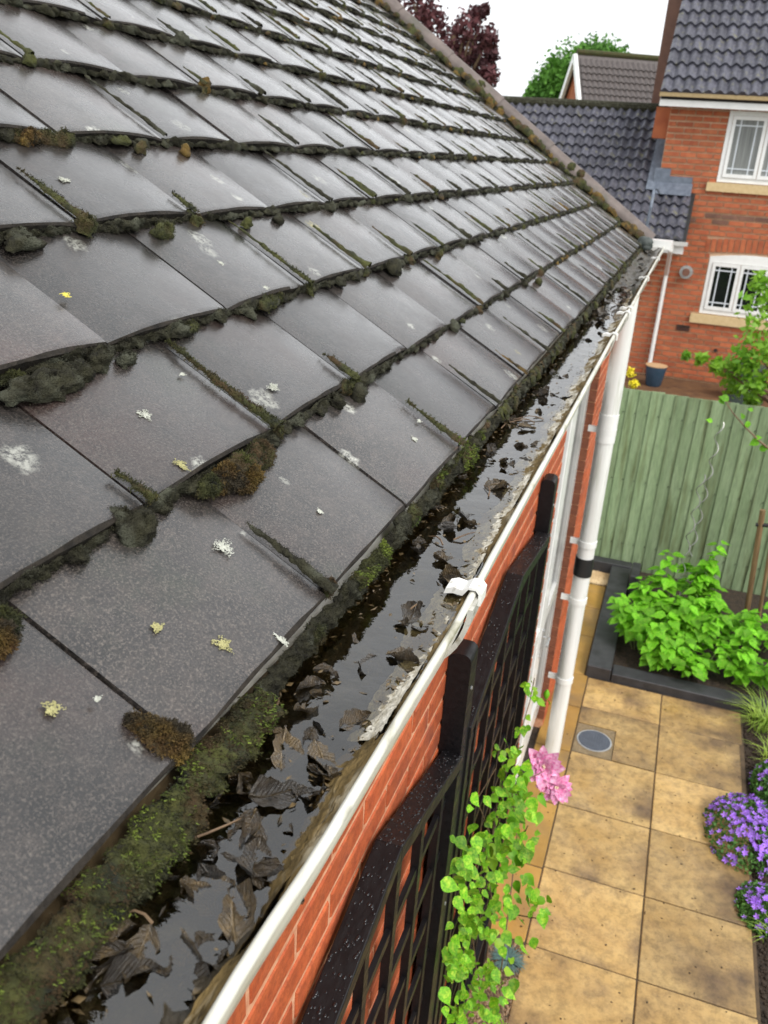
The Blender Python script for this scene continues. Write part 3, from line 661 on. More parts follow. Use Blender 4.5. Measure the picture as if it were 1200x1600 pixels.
# ================================================================== GUTTER CONTENTS
WZ = ZC - .538
wv = []; wf = []; xs = np.linspace(-.338, -.1985, 10); yw = np.arange(-.6, 4.6, .04)
for y in yw:
    for x in xs: wv.append((x, y, 0))
W_ = len(xs)
for i in range(len(yw) - 1):
    for j in range(W_ - 1): a = i * W_ + j; wf.append((a, a + 1, a + 1 + W_, a + W_))
wt = link('gutter_water', raw_mesh('gutter_water', wv, wf, M_water), loc=(0, 0, WZ)); tag(wt, kind='structure')
# silt bank along the front wall of the gutter: limescale outside, brown moss by the lip
def bank(name, x0, x1, zoff0, zoff1, m_, label, y0=-.6, y1=6.4, amp=.004):
    vs = []; ys_ = np.arange(y0, y1, .006); nx = 8
    for y in ys_:
        zl = lipz(y); e = .006 * math.sin(y * 19) + .004 * math.sin(y * 47 + 1) + rng.normal(0, .0012)
        for j in range(nx):
            t = j / (nx - 1); x = x0 + (x1 - x0) * t + (1 - t) * e; z0_ = zl + zoff0 if zoff0 is not None else WZ - .006; z1_ = max(zl + zoff1, z0_ + .006)
            vs.append((x, y, z0_ + (z1_ - z0_) * t + rng.normal(0, amp * .3)))
    fs = [(i * nx + j, i * nx + j + 1, i * nx + j + 1 + nx, i * nx + j + nx) for i in range(len(ys_) - 1) for j in range(nx - 1)]
    return tag(link(name, raw_mesh(name, vs, fs, m_)), label, 'silt', kind='stuff')
bank('limescale', -.236, -.202, None, -.011, M_silt, 'crusty white limescale and grit along the inside of the gutter front', y0=.66, amp=.0035)
bank('leaf_silt', -.224, -.202, None, -.011, M_siltb, 'brown leafy silt inside the nearest stretch of gutter', y1=.675, amp=.005)
bank('brown_silt', -.207, -.1925, -.016, -.002, M_siltb, 'brown mossy silt just inside the gutter lip', amp=.004)
# bottom debris under the water and dry debris towards the far end
vs = []; ys_ = np.arange(-.6, 6.45, .01); nx = 14
for y in ys_:
    for j in range(nx):
        t = j / (nx - 1); x = -.336 + .134 * t; far = np.clip((y - 3.4) / 1.2, 0, 1)
        near_ = np.clip((.75 - y) / .3, 0, 1); z = lipz(y) - .074 + near_ * .012 + .05 * abs(2 * t - 1) ** 2.5 + far * .052 + .006 * math.sin(y * 14 + 5 * t) + rng.normal(0, .003)
        vs.append((x, y, min(z, WZ + .03)))
fs = [(i * nx + j, i * nx + j + 1, i * nx + j + 1 + nx, i * nx + j + nx) for i in range(len(ys_) - 1) for j in range(nx - 1)]
M_sludge = mat('gutter_sludge', (.016, .013, .006), (.075, .055, .03), rough=.5, scale=40, bump=1, bscale=120, bdist=.006, c3=(.03, .04, .012), s3=12, coat=.4, coatr=.2)
tag(link('gutter_sludge', raw_mesh('gutter_sludge', vs, fs, M_sludge)), 'dark rotting sludge lying in the gutter', 'sludge', kind='stuff')
# dead leaves
def leaf_mesh(seed, m_, curl=.5, wid=.33, fold=.3, n=9, name='dead_leaf', serr=0.0, dead=False, point=1.0):
    r_ = random.Random(seed); vs = []; fs = []; bend = r_.uniform(-curl, curl); tw = r_.uniform(-.8, .8) * curl; nx = 10 if dead else 6
    if dead: n = 18
    roll = r_.uniform(.3, 1.3) * (1 if r_.random() < .5 else -1); p1, p2, p3 = (r_.uniform(0, 6.28) for _ in range(3)); skew = r_.uniform(-.12, .12)
    for i in range(n + 1):
        t = i / n; w_ = wid * (math.sin(math.pi * t ** (.85 if point == 1 else .62)) ** (.8 if point == 1 else 1.15) if 0 < t < 1 else 0.015) * (1 + r_.uniform(-serr, serr))
        for j in range(nx + 1):
            s = (j / nx - .5) * 2; ww = w_
            if dead: ww = w_ * (1 + .14 * math.sin(t * 9 + p1 + (2 if s > 0 else 0)) + .10 * math.sin(t * 23 + p2 * (1 if s > 0 else 2))) 
            z = fold * abs(s) * ww + bend * (t - .5) ** 2 * 1.3 + tw * (t - .5) * s * ww * 1.5 + r_.uniform(-.012, .012) * ((.4 if dead else 1) if curl > .25 else .3)
            x_ = s * ww
            if dead:
                z += .020 * math.sin((t * 9 - abs(s) * 1.6) * 6.28 / 1.2) * (1 - .5 * abs(s)) + .05 * math.sin(t * 7 + s * 3 + p3)
                a_ = roll * s * (0.5 + t) ; x_ = math.sin(a_) / max(.2, abs(roll) * (0.5 + t)) * ww * (1 if roll > 0 else 1) * (1 if roll * 1 > 0 else -1) if abs(roll) > .05 else x_
                z += (1 - math.cos(a_)) * ww * .9; x_ += skew * math.sin(t * 3.1)
            vs.append((x_, t - .5, z))
    for i in range(n):
        for j in range(nx): a = i * (nx + 1) + j; fs.append((a, a + 1, a + nx + 2, a + nx + 1))
    me = raw_mesh(name, vs, fs, m_); return me
LM = [leaf_mesh(i, M_dead, .6, .32, dead=True) for i in range(10)]; LP = [leaf_mesh(20 + i, M_deadp, .5, .27, dead=True) for i in range(6)]
kinds = 0
def dead_leaf(x, y, z, s, label, group=None, pale=False, rz=None, tilt=.4, name='dead_leaf'):
    me = random.choice(LP if pale else LM); o = link(name, me, loc=(x, y, z)); o.scale = (s, s, s)
    o.rotation_euler = (random.uniform(-tilt, tilt), random.uniform(-tilt, tilt), random.uniform(0, 6.28) if rz is None else rz)
    return tag(o, label, 'leaf', group)
hero = [((478, 1075), .05, 'brown curled leaf standing up out of the water below a tile corner', 0, .9),
        ((905 - 290, 1030), .035, 'dark curled leaf floating against the limescale beside the gutter union', 0, .5),
        ((440, 1175), .065, 'pale striped leaf half sunk beside the green moss at the lowest tile corner', 1, .3),
        ((555, 1130), .045, 'folded olive leaf beside a twig in the near gutter', 0, .5),
        ((510, 1215), .045, 'blackish curled leaf pressed against the gutter lip', 0, .7),
        ((365, 1430), .070, 'large pale veined leaf sprawled across the near gutter', 1, .25),
        ((215, 1500), .055, 'yellowish brown leaf with a raised midrib near the bottom of the gutter', 1, .3),
        ((700, 830), .05, 'broad brown leaf ringed by wet glare in the middle of the gutter', 0, .2),
        ((735, 818), .035, 'pale leaf lying flat on the sky reflection in the water', 1, .1),
        ((20, 1540), .05, 'thin pale twig-like leaf hanging from moss at the lower left corner', 1, 1.2),
        ((655, 985), .03, 'small dark leaf scrap on the bright water left of the limescale', 0, .5)]
def mid(p): return (p[0], p[1])
for (px, py), s, lab, pale, tl in hero:
    P = at(px, py, z=WZ - .001); s *= .85; P.x = min(max(P.x, -.335), -.215)
    dead_leaf(P.x, P.y, P.z, s, lab, pale=bool(pale), tilt=tl)
random.seed(5)
def zone(y, pale):
    a = 'pale tan dead leaf' if pale else 'dark brown dead leaf'; g_ = 'pale leaves' if pale else 'dark leaves'
    for lim, t_ in ((.62, 'beside the bright green moss in the nearest stretch of gutter'), (.95, 'between the green moss and the gutter union clip'), (1.6, 'just beyond the gutter union clip'), (99, 'in the middle stretch of the gutter')):
        if y < lim: return 'wet ' + a + ' ' + t_, g_ + ' ' + t_
random.seed(5)
for i in range(120):
    y = .20 + 3.3 * random.random() ** 2.1; x = random.uniform(-.335, -.222); dz = random.choice([-.010, -.006, -.004, -.002, -.001, .001])
    dead_leaf(x, y, WZ + dz, random.uniform(.022, .055), *zone(y, i % 5 == 0), pale=i % 5 == 0, tilt=.6)
for i in range(85):          # mush of leaves filling the nearest stretch, many just under the surface
    y = random.uniform(.12, .72); x = random.uniform(-.325, -.214); pale = i % 3 == 0
    a = 'olive-brown leaf' if pale else 'near-black leaf'
    dead_leaf(x, y, WZ + random.choice([-.009, -.007, -.005, -.003, -.001]), random.uniform(.018, .05), 'slimy ' + a + ' matted into the mush at the very front of the gutter', ('olive-brown' if pale else 'near-black') + ' leaves in the mush at the front of the gutter', pale=pale, tilt=.7)
for i in range(60):
    y = random.uniform(3.2, 6.3); x = random.uniform(-.335, -.20)
    dead_leaf(x, y, WZ + random.uniform(.0, .022), random.uniform(.03, .055), 'brown leaf heaped in the silted far end of the gutter', 'brown leaves heaped at the far end of the gutter', pale=random.random() < .35, tilt=.5)
# fine fragments of leaf floating and stuck along both sides
n = 2600; yy_ = .15 + 6 * rng.random(n) ** 1.5; side = rng.random(n); xx_ = np.where(side < .35, rng.uniform(-.34, -.30, n), np.where(side < .65, rng.uniform(-.232, -.205, n), rng.uniform(-.34, -.21, n)))
zz_ = WZ + rng.uniform(-.003, .003, n); th_ = rng.uniform(0, 6.28, n); L_ = rng.uniform(.0015, .006, n); w_ = L_ * rng.uniform(.2, .7, n)
ux_, uy_ = np.cos(th_) * L_, np.sin(th_) * L_; vx_, vy_ = -np.sin(th_) * w_, np.cos(th_) * w_
V = np.stack([np.stack([xx_ - ux_, yy_ - uy_, zz_ + rng.normal(0, .0008, n)], 1), np.stack([xx_ + vx_, yy_ + vy_, zz_ + rng.normal(0, .0012, n)], 1), np.stack([xx_ + ux_, yy_ + uy_, zz_ + rng.normal(0, .0015, n)], 1), np.stack([xx_ - vx_, yy_ - vy_, zz_], 1)], 1).reshape(-1, 3)
M_bits = mat('leaf_fragments', (.02, .014, .006), (.16, .11, .05), rough=.4, scale=120, detail=2)
tag(link('leaf_fragments', raw_mesh('leaf_fragments', V, np.arange(n * 4).reshape(-1, 4), M_bits, False)), 'fine brown leaf fragments afloat in the gutter', 'debris', kind='stuff')
# twigs and leaf stalks
for i in range(14):
    y = .3 + 1.6 * random.random() ** 1.5; x = random.uniform(-.32, -.225); a = random.uniform(0, 3.14); L_ = random.uniform(.02, .06)
    pts = [(math.cos(a + .4 * t) * L_ * t, math.sin(a + .5 * t) * L_ * t, .002 + .005 * math.sin(t * 3)) for t in (0, .3, .6, 1)]
    o = MB().tube(pts, [.0014, .0012, .001, .0006], 6).build('twig', M_stem, None, (x, y, WZ), smooth=True)
    tag(o, 'thin brown twig floating among the gutter leaves', 'twig', 'twigs in the gutter')

# ================================================================== MOSS AND LICHEN
near = lambda P: math.sqrt(P[0] ** 2 + P[1] ** 2 + (P[2] - ZC) ** 2)
_k = []
for wl_, a_ in ((.030, .9), (.017, .8), (.011, .7), (.0065, .55), (.0042, .40)):
    for q in range(5):
        v_ = rng.normal(size=3); v_ /= np.linalg.norm(v_); _k.append((v_ * 6.283 / wl_, rng.uniform(0, 6.283), a_ / 3.2))
def lumps(P, lo=0):          # coherent cushion-like noise, about -1..1
    o = np.zeros(P.shape[:-1])
    for kv, ph, a_ in _k[lo:]: o += a_ * np.sin(P @ kv + ph)
    return o
def n1(y, seed, wl_=.3):
    r_ = np.random.default_rng(seed); o = 0
    for f in (1, 2.1, 4.3, 9.1): o = o + math.pow(f, -.6) * np.sin(y * 6.283 * f / wl_ + r_.uniform(0, 6.28))
    return o / 2.2
MP = {'d': [], 'g': [], 'r': []}
def grid(kind, A, Nr, amp):
    """A (m,n,3) surface points, Nr (m,n,3) normals"""
    D = lumps(A) * amp + rng.normal(0, amp * .16, A.shape[:2]); A = A + Nr * D[..., None]
    m_, n_ = A.shape[:2]; i = np.arange(m_ - 1)[:, None] * n_ + np.arange(n_ - 1)[None]
    Fc = np.stack([i, i + 1, i + 1 + n_, i + n_], -1).reshape(-1, 4); MP[kind].append((A.reshape(-1, 3), Fc, Nr.reshape(-1, 3)))
def mound(kind, P, e1, e2, en, r1, r2, h, amp=None):
    d = near(P); m_, n_ = (14, 30) if d < 1.2 else ((8, 16) if d < 3 else (5, 9))
    th = np.linspace(0, math.pi * .56, m_)[:, None]; ph = np.linspace(0, 2 * math.pi, n_)[None]
    X = np.sin(th) * np.cos(ph); Y = np.sin(th) * np.sin(ph); Zz = np.cos(th) * np.ones_like(ph)
    r_ = 1 + .13 * np.sin(2 * ph + random.uniform(0, 6)) + .1 * np.sin(3 * ph + random.uniform(0, 6)); X = X * r_; Y = Y * r_
    e1, e2, en = (np.array(v[:]) for v in (e1, e2, en))
    D = X[..., None] * e1 + Y[..., None] * e2 + Zz[..., None] * en
    A = np.array(P[:]) + X[..., None] * e1 * r1 + Y[..., None] * e2 * r2 + Zz[..., None] * en * h
    grid(kind, A, D, amp if amp else min(.0035, h * .22))
def pick(far):
    q = random.random(); return 'd' if q < .60 - .2 * far else ('g' if q < .95 else 'r')
tyn, tzn, txn, Un, Nnn = (np.array(v[:]) for v in (ty, tz, tx, U, Nn))
for k in range(NR):
    y = offs[k] - WD; js = []
    while y < YCAP: js.append(y); y += WD
    if k > 0:
        ylo = 0.0
        while ylo < YCAP:
            yhi = min(ylo + .5, YCAP); Pm = front(k, (ylo + yhi) / 2)
            if any(in_frame(front(k, q), 60) for q in (ylo, (ylo + yhi) / 2, yhi)):
                d = near(Pm); dy = .0025 if d < 1.1 else (.004 if d < 2 else .008); na = 9 if d < 2 else 6
                ysm = np.arange(ylo, yhi + dy, dy)[:, None]; a = np.linspace(-.12, math.pi / 2 + .1, na)[None]
                H_ = TH * np.clip(.55 + .42 * n1(ysm, 50 + k, .23), .06, 1.08); W_ = np.clip(.0036 + .0050 * n1(ysm, 90 + k, .37) + .0022 * n1(ysm, 130 + k, .06), .0012, .02)
                W_ = W_ * (1 + .5 * min(1, d / 4))
                B_ = np.array(front(k, 0)[:]) - tzn * (TH + .0005)
                A = B_ + ysm[..., None] * txn + (W_ * np.sin(a))[..., None] * (-tyn) + (H_ * np.cos(a))[..., None] * tzn + 0 * ysm[..., None]
                Nr = (np.sin(a) * np.ones_like(ysm))[..., None] * (-tyn) + (np.cos(a) * np.ones_like(ysm) * .35)[..., None] * tzn
                grid('d', A - tyn * -.0006, Nr, .0024)
            ylo = yhi
    for yj in js:
        P0_ = front(k, yj)
        if not in_frame(P0_ + ty * .05, 80): continue
        d = near(P0_); far = min(1, d / 4)
        if random.random() < .34 - .2 * far: continue
        L_ = random.uniform(.045, .15) if random.random() < .85 else .19; r0 = random.uniform(.0042, .0085) * (1 + .4 * far); kd = pick(far)
        dt = .003 if d < 1.3 else .008; t = np.arange(-.004, L_ + dt, dt)[:, None]; q = np.clip(t / L_, 0, 1)
        wj = r0 * (1 - q) ** .6 * np.clip(1 + .3 * n1(t + yj * 7, 7, .22), .5, 1.5) + .0008; a = np.linspace(-1.75, 1.75, 8)[None]
        cs = random.uniform(-.006, .006) * np.sin(q * 3.1)
        A = np.array(P0_[:]) - tzn * .004 + t[..., None] * tyn + (wj * np.sin(a) + cs)[..., None] * txn + (wj * .85 * np.cos(a) + .0035)[..., None] * tzn
        Nr = (np.sin(a) * np.ones_like(t))[..., None] * txn + (np.cos(a) * np.ones_like(t))[..., None] * tzn
        grid(kd, A, Nr, .0017)
        if random.random() < .8 and k > 0:
            rc = random.uniform(.009, .019)
            mound(kd, P0_ - tz * random.uniform(.012, .019) - ty * rc * .25 + tx * random.uniform(-.005, .005), tx, ty, tz, rc * random.uniform(.8, 1.5), rc * .9, rc * random.uniform(.7, 1.2))
    # scattered cushions along the course
    for q in range(int(80 * (1 if k else 0))):
        y = random.uniform(.1, YCAP - .05); P = front(k, y)
        if not in_frame(P, 30): continue
        rc = random.uniform(.005, .012) * (1.25 if random.random() < .2 else 1); mound(random.choice('dddddddg') if near(P) < 3 else random.choice('ddddggr'), P - tz * random.uniform(.014, .020) - ty * rc * .35, tx, ty, tz, rc * random.uniform(1, 2.4), rc, rc * random.uniform(.6, 1.1))
# eaves moss: ragged curtains hanging from the lowest tiles towards the water
def curtain(kind, y0, y1, seed, hmin, hmax, out, thr=-9, amp=.003):
    ylo = y0
    while ylo < y1:
        yhi = min(ylo + .5, y1); d = near(front(0, ylo)); dy = .003 if d < 1.3 else (.005 if d < 2.5 else .01)
        ysm = np.arange(ylo, yhi + dy, dy)[:, None]; t = np.linspace(0, 1, 14)[None]; e = n1(ysm, seed, .33)
        Hh = hmin + (hmax - hmin) * np.clip(.5 + .5 * e + .25 * n1(ysm, seed + 1, .05), 0, 1.2); on = np.clip((e - thr) * 3, 0.02, 1); Hh = Hh * on
        x = EX - .004 + (out * np.sin(t * 2.6) * on + .004 * t) ; z = EZ - .0195 - Hh * t
        A = np.stack([x + 0 * Hh, ysm + 0 * t, z], -1); Nr = np.stack([np.ones_like(x + 0 * Hh), 0 * (ysm + t), .25 * (1 - t) + 0 * Hh], -1); grid(kind, A, Nr, amp); ylo = yhi
curtain('d', .05, 6.35, 301, .026, .038, .004)
curtain('d', 1.9, 6.35, 331, .004, .040, .008, thr=-.2, amp=.004)
curtain('g', .10, .64, 311, .026, .050, .020, amp=.0055); curtain('g', .10, .64, 317, .006, .058, .024, thr=-.2, amp=.0055); curtain('g', .90, 1.02, 316, .012, .035, .010, amp=.003)
curtain('g', 1.25, 6.35, 321, .006, .044, .012, thr=.1, amp=.0035)
for i in range(70):
    y = random.uniform(.7, 6.2); rc = random.uniform(.006, .014); P = front(0, y) - Vector((random.uniform(0, .012), 0, random.uniform(.018, .045)))
    mound(random.choice('ddg'), P, tx, Vector((0, 0, 1)), Vector((1, 0, 0)), rc * random.uniform(1, 2.2), rc, rc)
# verge moss cushions
for i in range(300):
    s = random.uniform(-.05, 3.2); e = math.sin(s * 5.5) + math.sin(s * 11.7 + 2)
    if e > .1 or random.random() < .35:
        r = random.uniform(.014, .034) * (1 + .25 * max(e, 0)); P = front(0, YCAP - random.uniform(-.02, .05)) + U * s + Nn * random.uniform(-.01, .012); mound(random.choice('gggr'), P, tx, U, Nn, r, r * 1.2, r, .004)
for (s, w_) in ((.62, 1), (.70, .8), (1.52, .7), (2.45, 1), (2.5, 1)):
    mound('g', front(0, YCAP + .01) + U * s + Nn * .03, tx, U, Nn, .035 * w_, .04, .05 * w_, .006)
def roofpt(px, py, lift=0):
    r = ray(px, py); N_ = np.array(Nn[:]); P0_ = np.array([EX, 0, EZ - ZC]) + N_ * lift
    t = (P0_ @ N_) / (r @ N_); return Vector((r[0] * t, r[1] * t, r[2] * t + ZC))
heroes = [(85, 588, .050, .018, .013, 'd'), (50, 596, .03, .016, .012, 'd'), (125, 570, .026, .016, .012, 'd'), (162, 552, .018, .015, .016, 'd'), (205, 548, .016, .009, .009, 'd'),
          (225, 815, .021, .019, .018, 'd'), (198, 800, .016, .02, .012, 'd'), (568, 607, .022, .017, .018, 'd'), (545, 598, .014, .012, .012, 'g'), (535, 620, .016, .010, .010, 'd'),
          (385, 722, .036, .019, .017, 'g'), (410, 703, .026, .019, .018, 'g'), (362, 738, .022, .016, .013, 'r'), (335, 750, .014, .012, .012, 'g'), (395, 738, .02, .014, .011, 'r'),
          (262, 352, .022, .013, .014, 'g'), (240, 1128, .013, .018, .011, 'r'), (262, 1143, .016, .018, .013, 'r'), (285, 1150, .013, .014, .012, 'r'),
          (100, 210, .028, .013, .014, 'g'), (75, 205, .02, .012, .012, 'g'), (50, 207, .02, .010, .012, 'r'), (45, 368, .03, .012, .010, 'd'), (392, 340, .016, .010, .010, 'g'),
          (440, 335, .02, .010, .010, 'd'), (8, 960, .012, .016, .014, 'g'), (0, 985, .012, .014, .014, 'r'), (520, 908, .009, .010, .012, 'g'), (845, 435, .018, .014, .012, 'g'),
          (690, 394, .012, .012, .014, 'g'), (620, 412, .03, .018, .02, 'd'), (322, 130, .008, .018, .024, 'r'), (295, 227, .018, .010, .012, 'r'), (225, 222, .014, .009, .01, 'g')]
for (px, py, sy_, su_, h_, kd) in heroes:
    P = roofpt(px, py) - Nn * .016; mound(kd, P, tx, ty, tz, sy_, su_, h_ + .004, .0028)
SH = {}
for kd, nm, m_, lab in (('d', 'dark_moss', M_mossd, 'blackish wet moss crusting the lower edges of the tile courses'), ('g', 'green_moss', M_mossg, 'olive green moss cushions in the tile joints and along the eaves'),
                        ('r', 'rusty_moss', M_mossr, 'rust and gold moss tufts at tile corners and on the verge')):
    Vs, Fs, Ns, o_ = [], [], [], 0
    for a, b_, c_ in MP[kd]: Vs.append(a); Fs.append(b_ + o_); Ns.append(c_); o_ += len(a)
    V = np.concatenate(Vs); Fc = np.concatenate(Fs); Nv = np.concatenate(Ns); tag(link(nm, raw_mesh(nm, V, Fc, m_)), lab, 'moss', kind='stuff')
    dd = np.linalg.norm(V - np.array([0, 0, ZC]), axis=1); q = dd < 1.7; SH[kd] = (V[q], Nv[q], dd[q])
def shoots(p_, nr, n, ln, m_, name, label):
    idx = rng.integers(0, len(p_), n); d = nr[idx] + rng.normal(0, .45, (n, 3)); d /= np.linalg.norm(d, axis=1)[:, None] + 1e-9
    p_ = p_[idx] + rng.normal(0, .0012, (n, 3)); t = np.cross(d, rng.normal(size=(n, 3))); t /= np.linalg.norm(t, axis=1)[:, None] + 1e-9
    L_ = rng.uniform(.4, 1.2, (n, 1)) * ln; w_ = L_ * .26
    V = np.stack([p_ - t * w_, p_ + t * w_, p_ + d * L_ + t * w_ * .4, p_ + d * L_ - t * w_ * .4], 1).reshape(-1, 3)
    return tag(link(name, raw_mesh(name, V, np.arange(n * 4).reshape(-1, 4), m_, False)), label, 'moss', kind='stuff')
shoots(SH['d'][0], SH['d'][1], 110000, .0017, M_mossd, 'dark_moss_shoots', 'tiny dark moss shoots bristling on the nearest cushions')
shoots(SH['g'][0], SH['g'][1], 80000, .0026, M_mossg, 'green_moss_shoots', 'olive moss shoots bristling on the nearest cushions')
shoots(SH['r'][0], SH['r'][1], 30000, .0032, M_mossr, 'rusty_moss_shoots', 'rust brown moss shoots on the nearest tufts')
V, Nv, dd = SH['g']; q = (V[:, 1] < .66) & (V[:, 0] > EX - .02) & (V[:, 2] < EZ - .01); q &= (lumps(V * .35) > -.1)
shoots(V[q], Nv[q], 9000, .0032, M_mossl, 'bright_moss_shoots', 'bright green moss leaves hanging from the lowest tiles over the gutter')
q = (V[:, 1] > .9) & (V[:, 0] > EX - .02) & (lumps(V * .3) > .15); shoots(V[q], Nv[q], 5000, .0035, M_mossl, 'bright_moss_patch', 'bright green moss sprouting along the eaves further away')
# lichen patches as thin crinkled discs
def lichen(px, py, sy_, su_, m_, label, k=None):
    P = roofpt(px, py)
    s_ = (P - Vector((EX, P.y, EZ))).dot(U); kk = math.ceil(s_ / G) - 1 if k is None else k; kk = max(kk, 0)
    t = s_ - kk * G      # distance behind the front edge
    r = ray(px, py); O_ = front(kk, 0) - Vector((0, 0, ZC)); dd = O_.dot(tz) / Vector(r).dot(tz); P = Vector(r) * dd + Vector((0, 0, ZC)) + tz * .0006
    n = int(230 * (sy_ + su_) / .02); C_, S_ = [], []; ph = [random.uniform(0, 6.28) for _ in range(3)]
    for i in range(n):
        a = random.uniform(0, 6.28); q = (.75 + .2 * math.sin(3 * a + ph[0]) + .18 * math.sin(5 * a + ph[1]) + .12 * math.sin(9 * a + ph[2])); rr = random.random() ** .62 * q; r_ = random.uniform(.0004, .0013) * (1.1 - .5 * rr)
        C_.append((tx * (math.cos(a) * rr * sy_) + ty * (math.sin(a) * rr * su_) - tz * .0003)[:]); S_.append((r_ * 1.1, r_ * 1.2, r_ * .35))
    V, Fc = blobs(C_, S_, 1, .12)
    o = link('lichen_patch', raw_mesh('lichen_patch', V, Fc, m_), loc=P); return tag(o, label, 'lichen', 'lichen patches on the tiles')
lichen(103, 461, .010, .007, M_lichy, 'bright yellow lichen rosette above a moss-filled joint at the left')
lichen(82, 1107, .010, .009, M_lichg, 'round sulphur yellow lichen on the lowest left tile')
lichen(283, 726, .009, .013, M_lichg, 'pale greenish curled lichen scale near a tile front edge')
lichen(350, 855, .017, .016, M_lichw, 'large white lichen blotch left of the long mossy joint')
lichen(348, 1006, .012, .012, M_lichg, 'faint buff round lichen in the middle of the lower corner tile')
lichen(427, 605, .017, .010, M_lichw, 'white lichen splash on the tile right of the centre joint')
lichen(226, 648, .012, .011, M_lichw, 'speckled white lichen on the wide middle tile')
lichen(648, 686, .010, .008, M_lichw, 'small white lichen near the eaves beside the gutter')
lichen(655, 658, .010, .005, M_lichw, 'white lichen sliver just above the small one near the eaves')
lichen(500, 799, .006, .006, M_lichw, 'tiny white lichen alone on a brownish tile near the gutter')
lichen(246, 980, .009, .007, M_lichg, 'yellowish speckled lichen on the lower corner tile')
lichen(285, 585, .008, .004, M_lichw, 'little white lichen below a course edge left of centre')
lichen(415, 449, .012, .008, M_lichw, 'white lichen spot close to a tile front edge, upper middle')
lichen(346, 411, .010, .008, M_lichw, 'white star-shaped lichen on the upper middle tile')
lichen(100, 281, .016, .009, M_lichw, 'white lichen patch on the wide upper left tile')
lichen(192, 297, .014, .009, M_lichw, 'bright white lichen right of its fainter twin, upper left')
lichen(152, 1098 - 6, .005, .003, M_lichw, 'very small pale lichen fleck on the lowest left tile')
lichen(440, 1000, .005, .012, M_lichw, 'white granular lichen right on the eaves edge above the gutter')

# ================================================================== TRELLIS
def rounded_post(label, y, x0, x1, wy, ztop):
    t = thing('trellis_post', label, 'post', ((x0 + x1) / 2, y, 0), 'black posts holding the trellis')
    hx = (x1 - x0) / 2; r = hx * .75; pr = [(-hx, 0), (hx, 0)]; n = 8
    for i in range(n + 1):
        a = math.pi / 2 * i / n; pr.append((hx - r + math.cos(a) * r, ztop - r + math.sin(a) * r))
    for i in range(n + 1):
        a = math.pi / 2 + math.pi / 2 * i / n; pr.append((-hx + r + math.cos(a) * r, ztop - r + math.sin(a) * r))
    MB().prism(pr, -wy / 2, wy / 2, 'y').build('shaft', M_black, t, smooth=True)
    for zz in (ztop - .12, ztop - .9):
        MB().tube([(x1 - (x0 + x1) / 2, 0, zz), (x1 - (x0 + x1) / 2 + .003, 0, zz)], .006, 8).build('bolt', M_steel, t)
    return t
rounded_post('black round-topped post between the two nearest trellis panels', 1.965, -.408, -.346, .080, ZC - 1.205)
rounded_post('black round-topped post at the far end of the trellis beside the white door', 3.40, -.408, -.350, .085, ZC - 1.20)
def panel(label, pts, zbot):
    y0, y1 = pts[0][0], pts[-1][0]; ym, zm = pts[1]
    t = thing('trellis', label, 'trellis', (-.368, (y0 + y1) / 2, zbot)); o = Vector((.368, -(y0 + y1) / 2, -zbot))
    xa, xb = -.398, -.338
    def topz(y): return np.interp(y, [p[0] for p in pts], [p[1] for p in pts])
    h = .042
    for i in range(2):
        (a, za), (b_, zb_) = pts[i], pts[i + 1]
        m_ = MB(); m_.add([(x, y, z) for x in (xa, xb) for (y, z) in ((a, za - h), (b_, zb_ - h), (b_, zb_), (a, za))],
                          [(0, 1, 2, 3), (7, 6, 5, 4), (0, 4, 5, 1), (1, 5, 6, 2), (2, 6, 7, 3), (3, 7, 4, 0)])
        ob = m_.build('top_rail', M_black, t, o); bv = ob.modifiers.new('b', 'BEVEL'); bv.width = .003; bv.segments = 2
    for (a, b_) in ((y0, y0 + .042), (y1 - .042, y1)):
        zt = min(topz(a), topz(b_)) - h - .001
        MB().box(xa + .002, xb - .002, a, b_, zbot, zt).build('stile', M_black, t, o)
    MB().box(xa + .002, xb - .002, y0 + .043, y1 - .043, zbot, zbot + .04).build('bottom_rail', M_black, t, o)
    y = y0 + .225; vy = []
    while y < y1 - .09:
        MB().box(-.382, -.360, y - .014, y + .014, zbot + .041, topz(y) - h - .001).build('slat', M_black, t, o); vy.append(y); y += .20
    z = zbot + .16
    while z < zm - .07:
        ya, yb = y0 + .043, y1 - .043
        # shorten where the sloping top cuts in
        while topz(ya) - h < z + .018 and ya < ym: ya += .01
        while topz(yb) - h < z + .018 and yb > ym: yb -= .01
        ed = [ya] + [v for v in vy if ya + .02 < v < yb - .02] + [yb]
        for i_, (a, b_) in enumerate(zip(ed, ed[1:])):
            a2 = a + (.0145 if i_ else 0); b2 = b_ - (.0145 if i_ < len(ed) - 2 else 0)
            MB().box(-.377, -.364, a2, b2, z - .013, z + .013).build('cross_slat', M_black, t, o)
        z += .19
    return t
pA = [(.60, ZC - 1.50), (1.343, ZC - 1.326), (1.926, ZC - 1.520)]
pB = [(2.004, ZC - 1.480), (2.67, ZC - 1.310), (3.355, ZC - 1.430)]
panel('nearest black trellis panel with a peaked top rail beaded with raindrops', pA, .45)
panel('further black trellis panel with a peaked top rail behind the middle post', pB, .45)
# raindrops on the top rails
C_, S_ = [], []
for pts, n in ((pA, 420), (pB, 240)):
    for i in range(n):
        y = random.uniform(pts[0][0], pts[2][0]); z = np.interp(y, [p[0] for p in pts], [p[1] for p in pts]); r = random.choice([.0012, .0018, .0024, .0034, .0045])
        C_.append((random.uniform(-.396, -.341), y, z - r * .15)); S_.append((r, r * random.uniform(.9, 1.4), r * .62))
V, Fc = blobs(C_, S_, 2, .0, False); tag(link('raindrops', raw_mesh('raindrops', V, Fc, M_drop)), 'beads of rain on the trellis top rails', 'raindrops', kind='stuff')

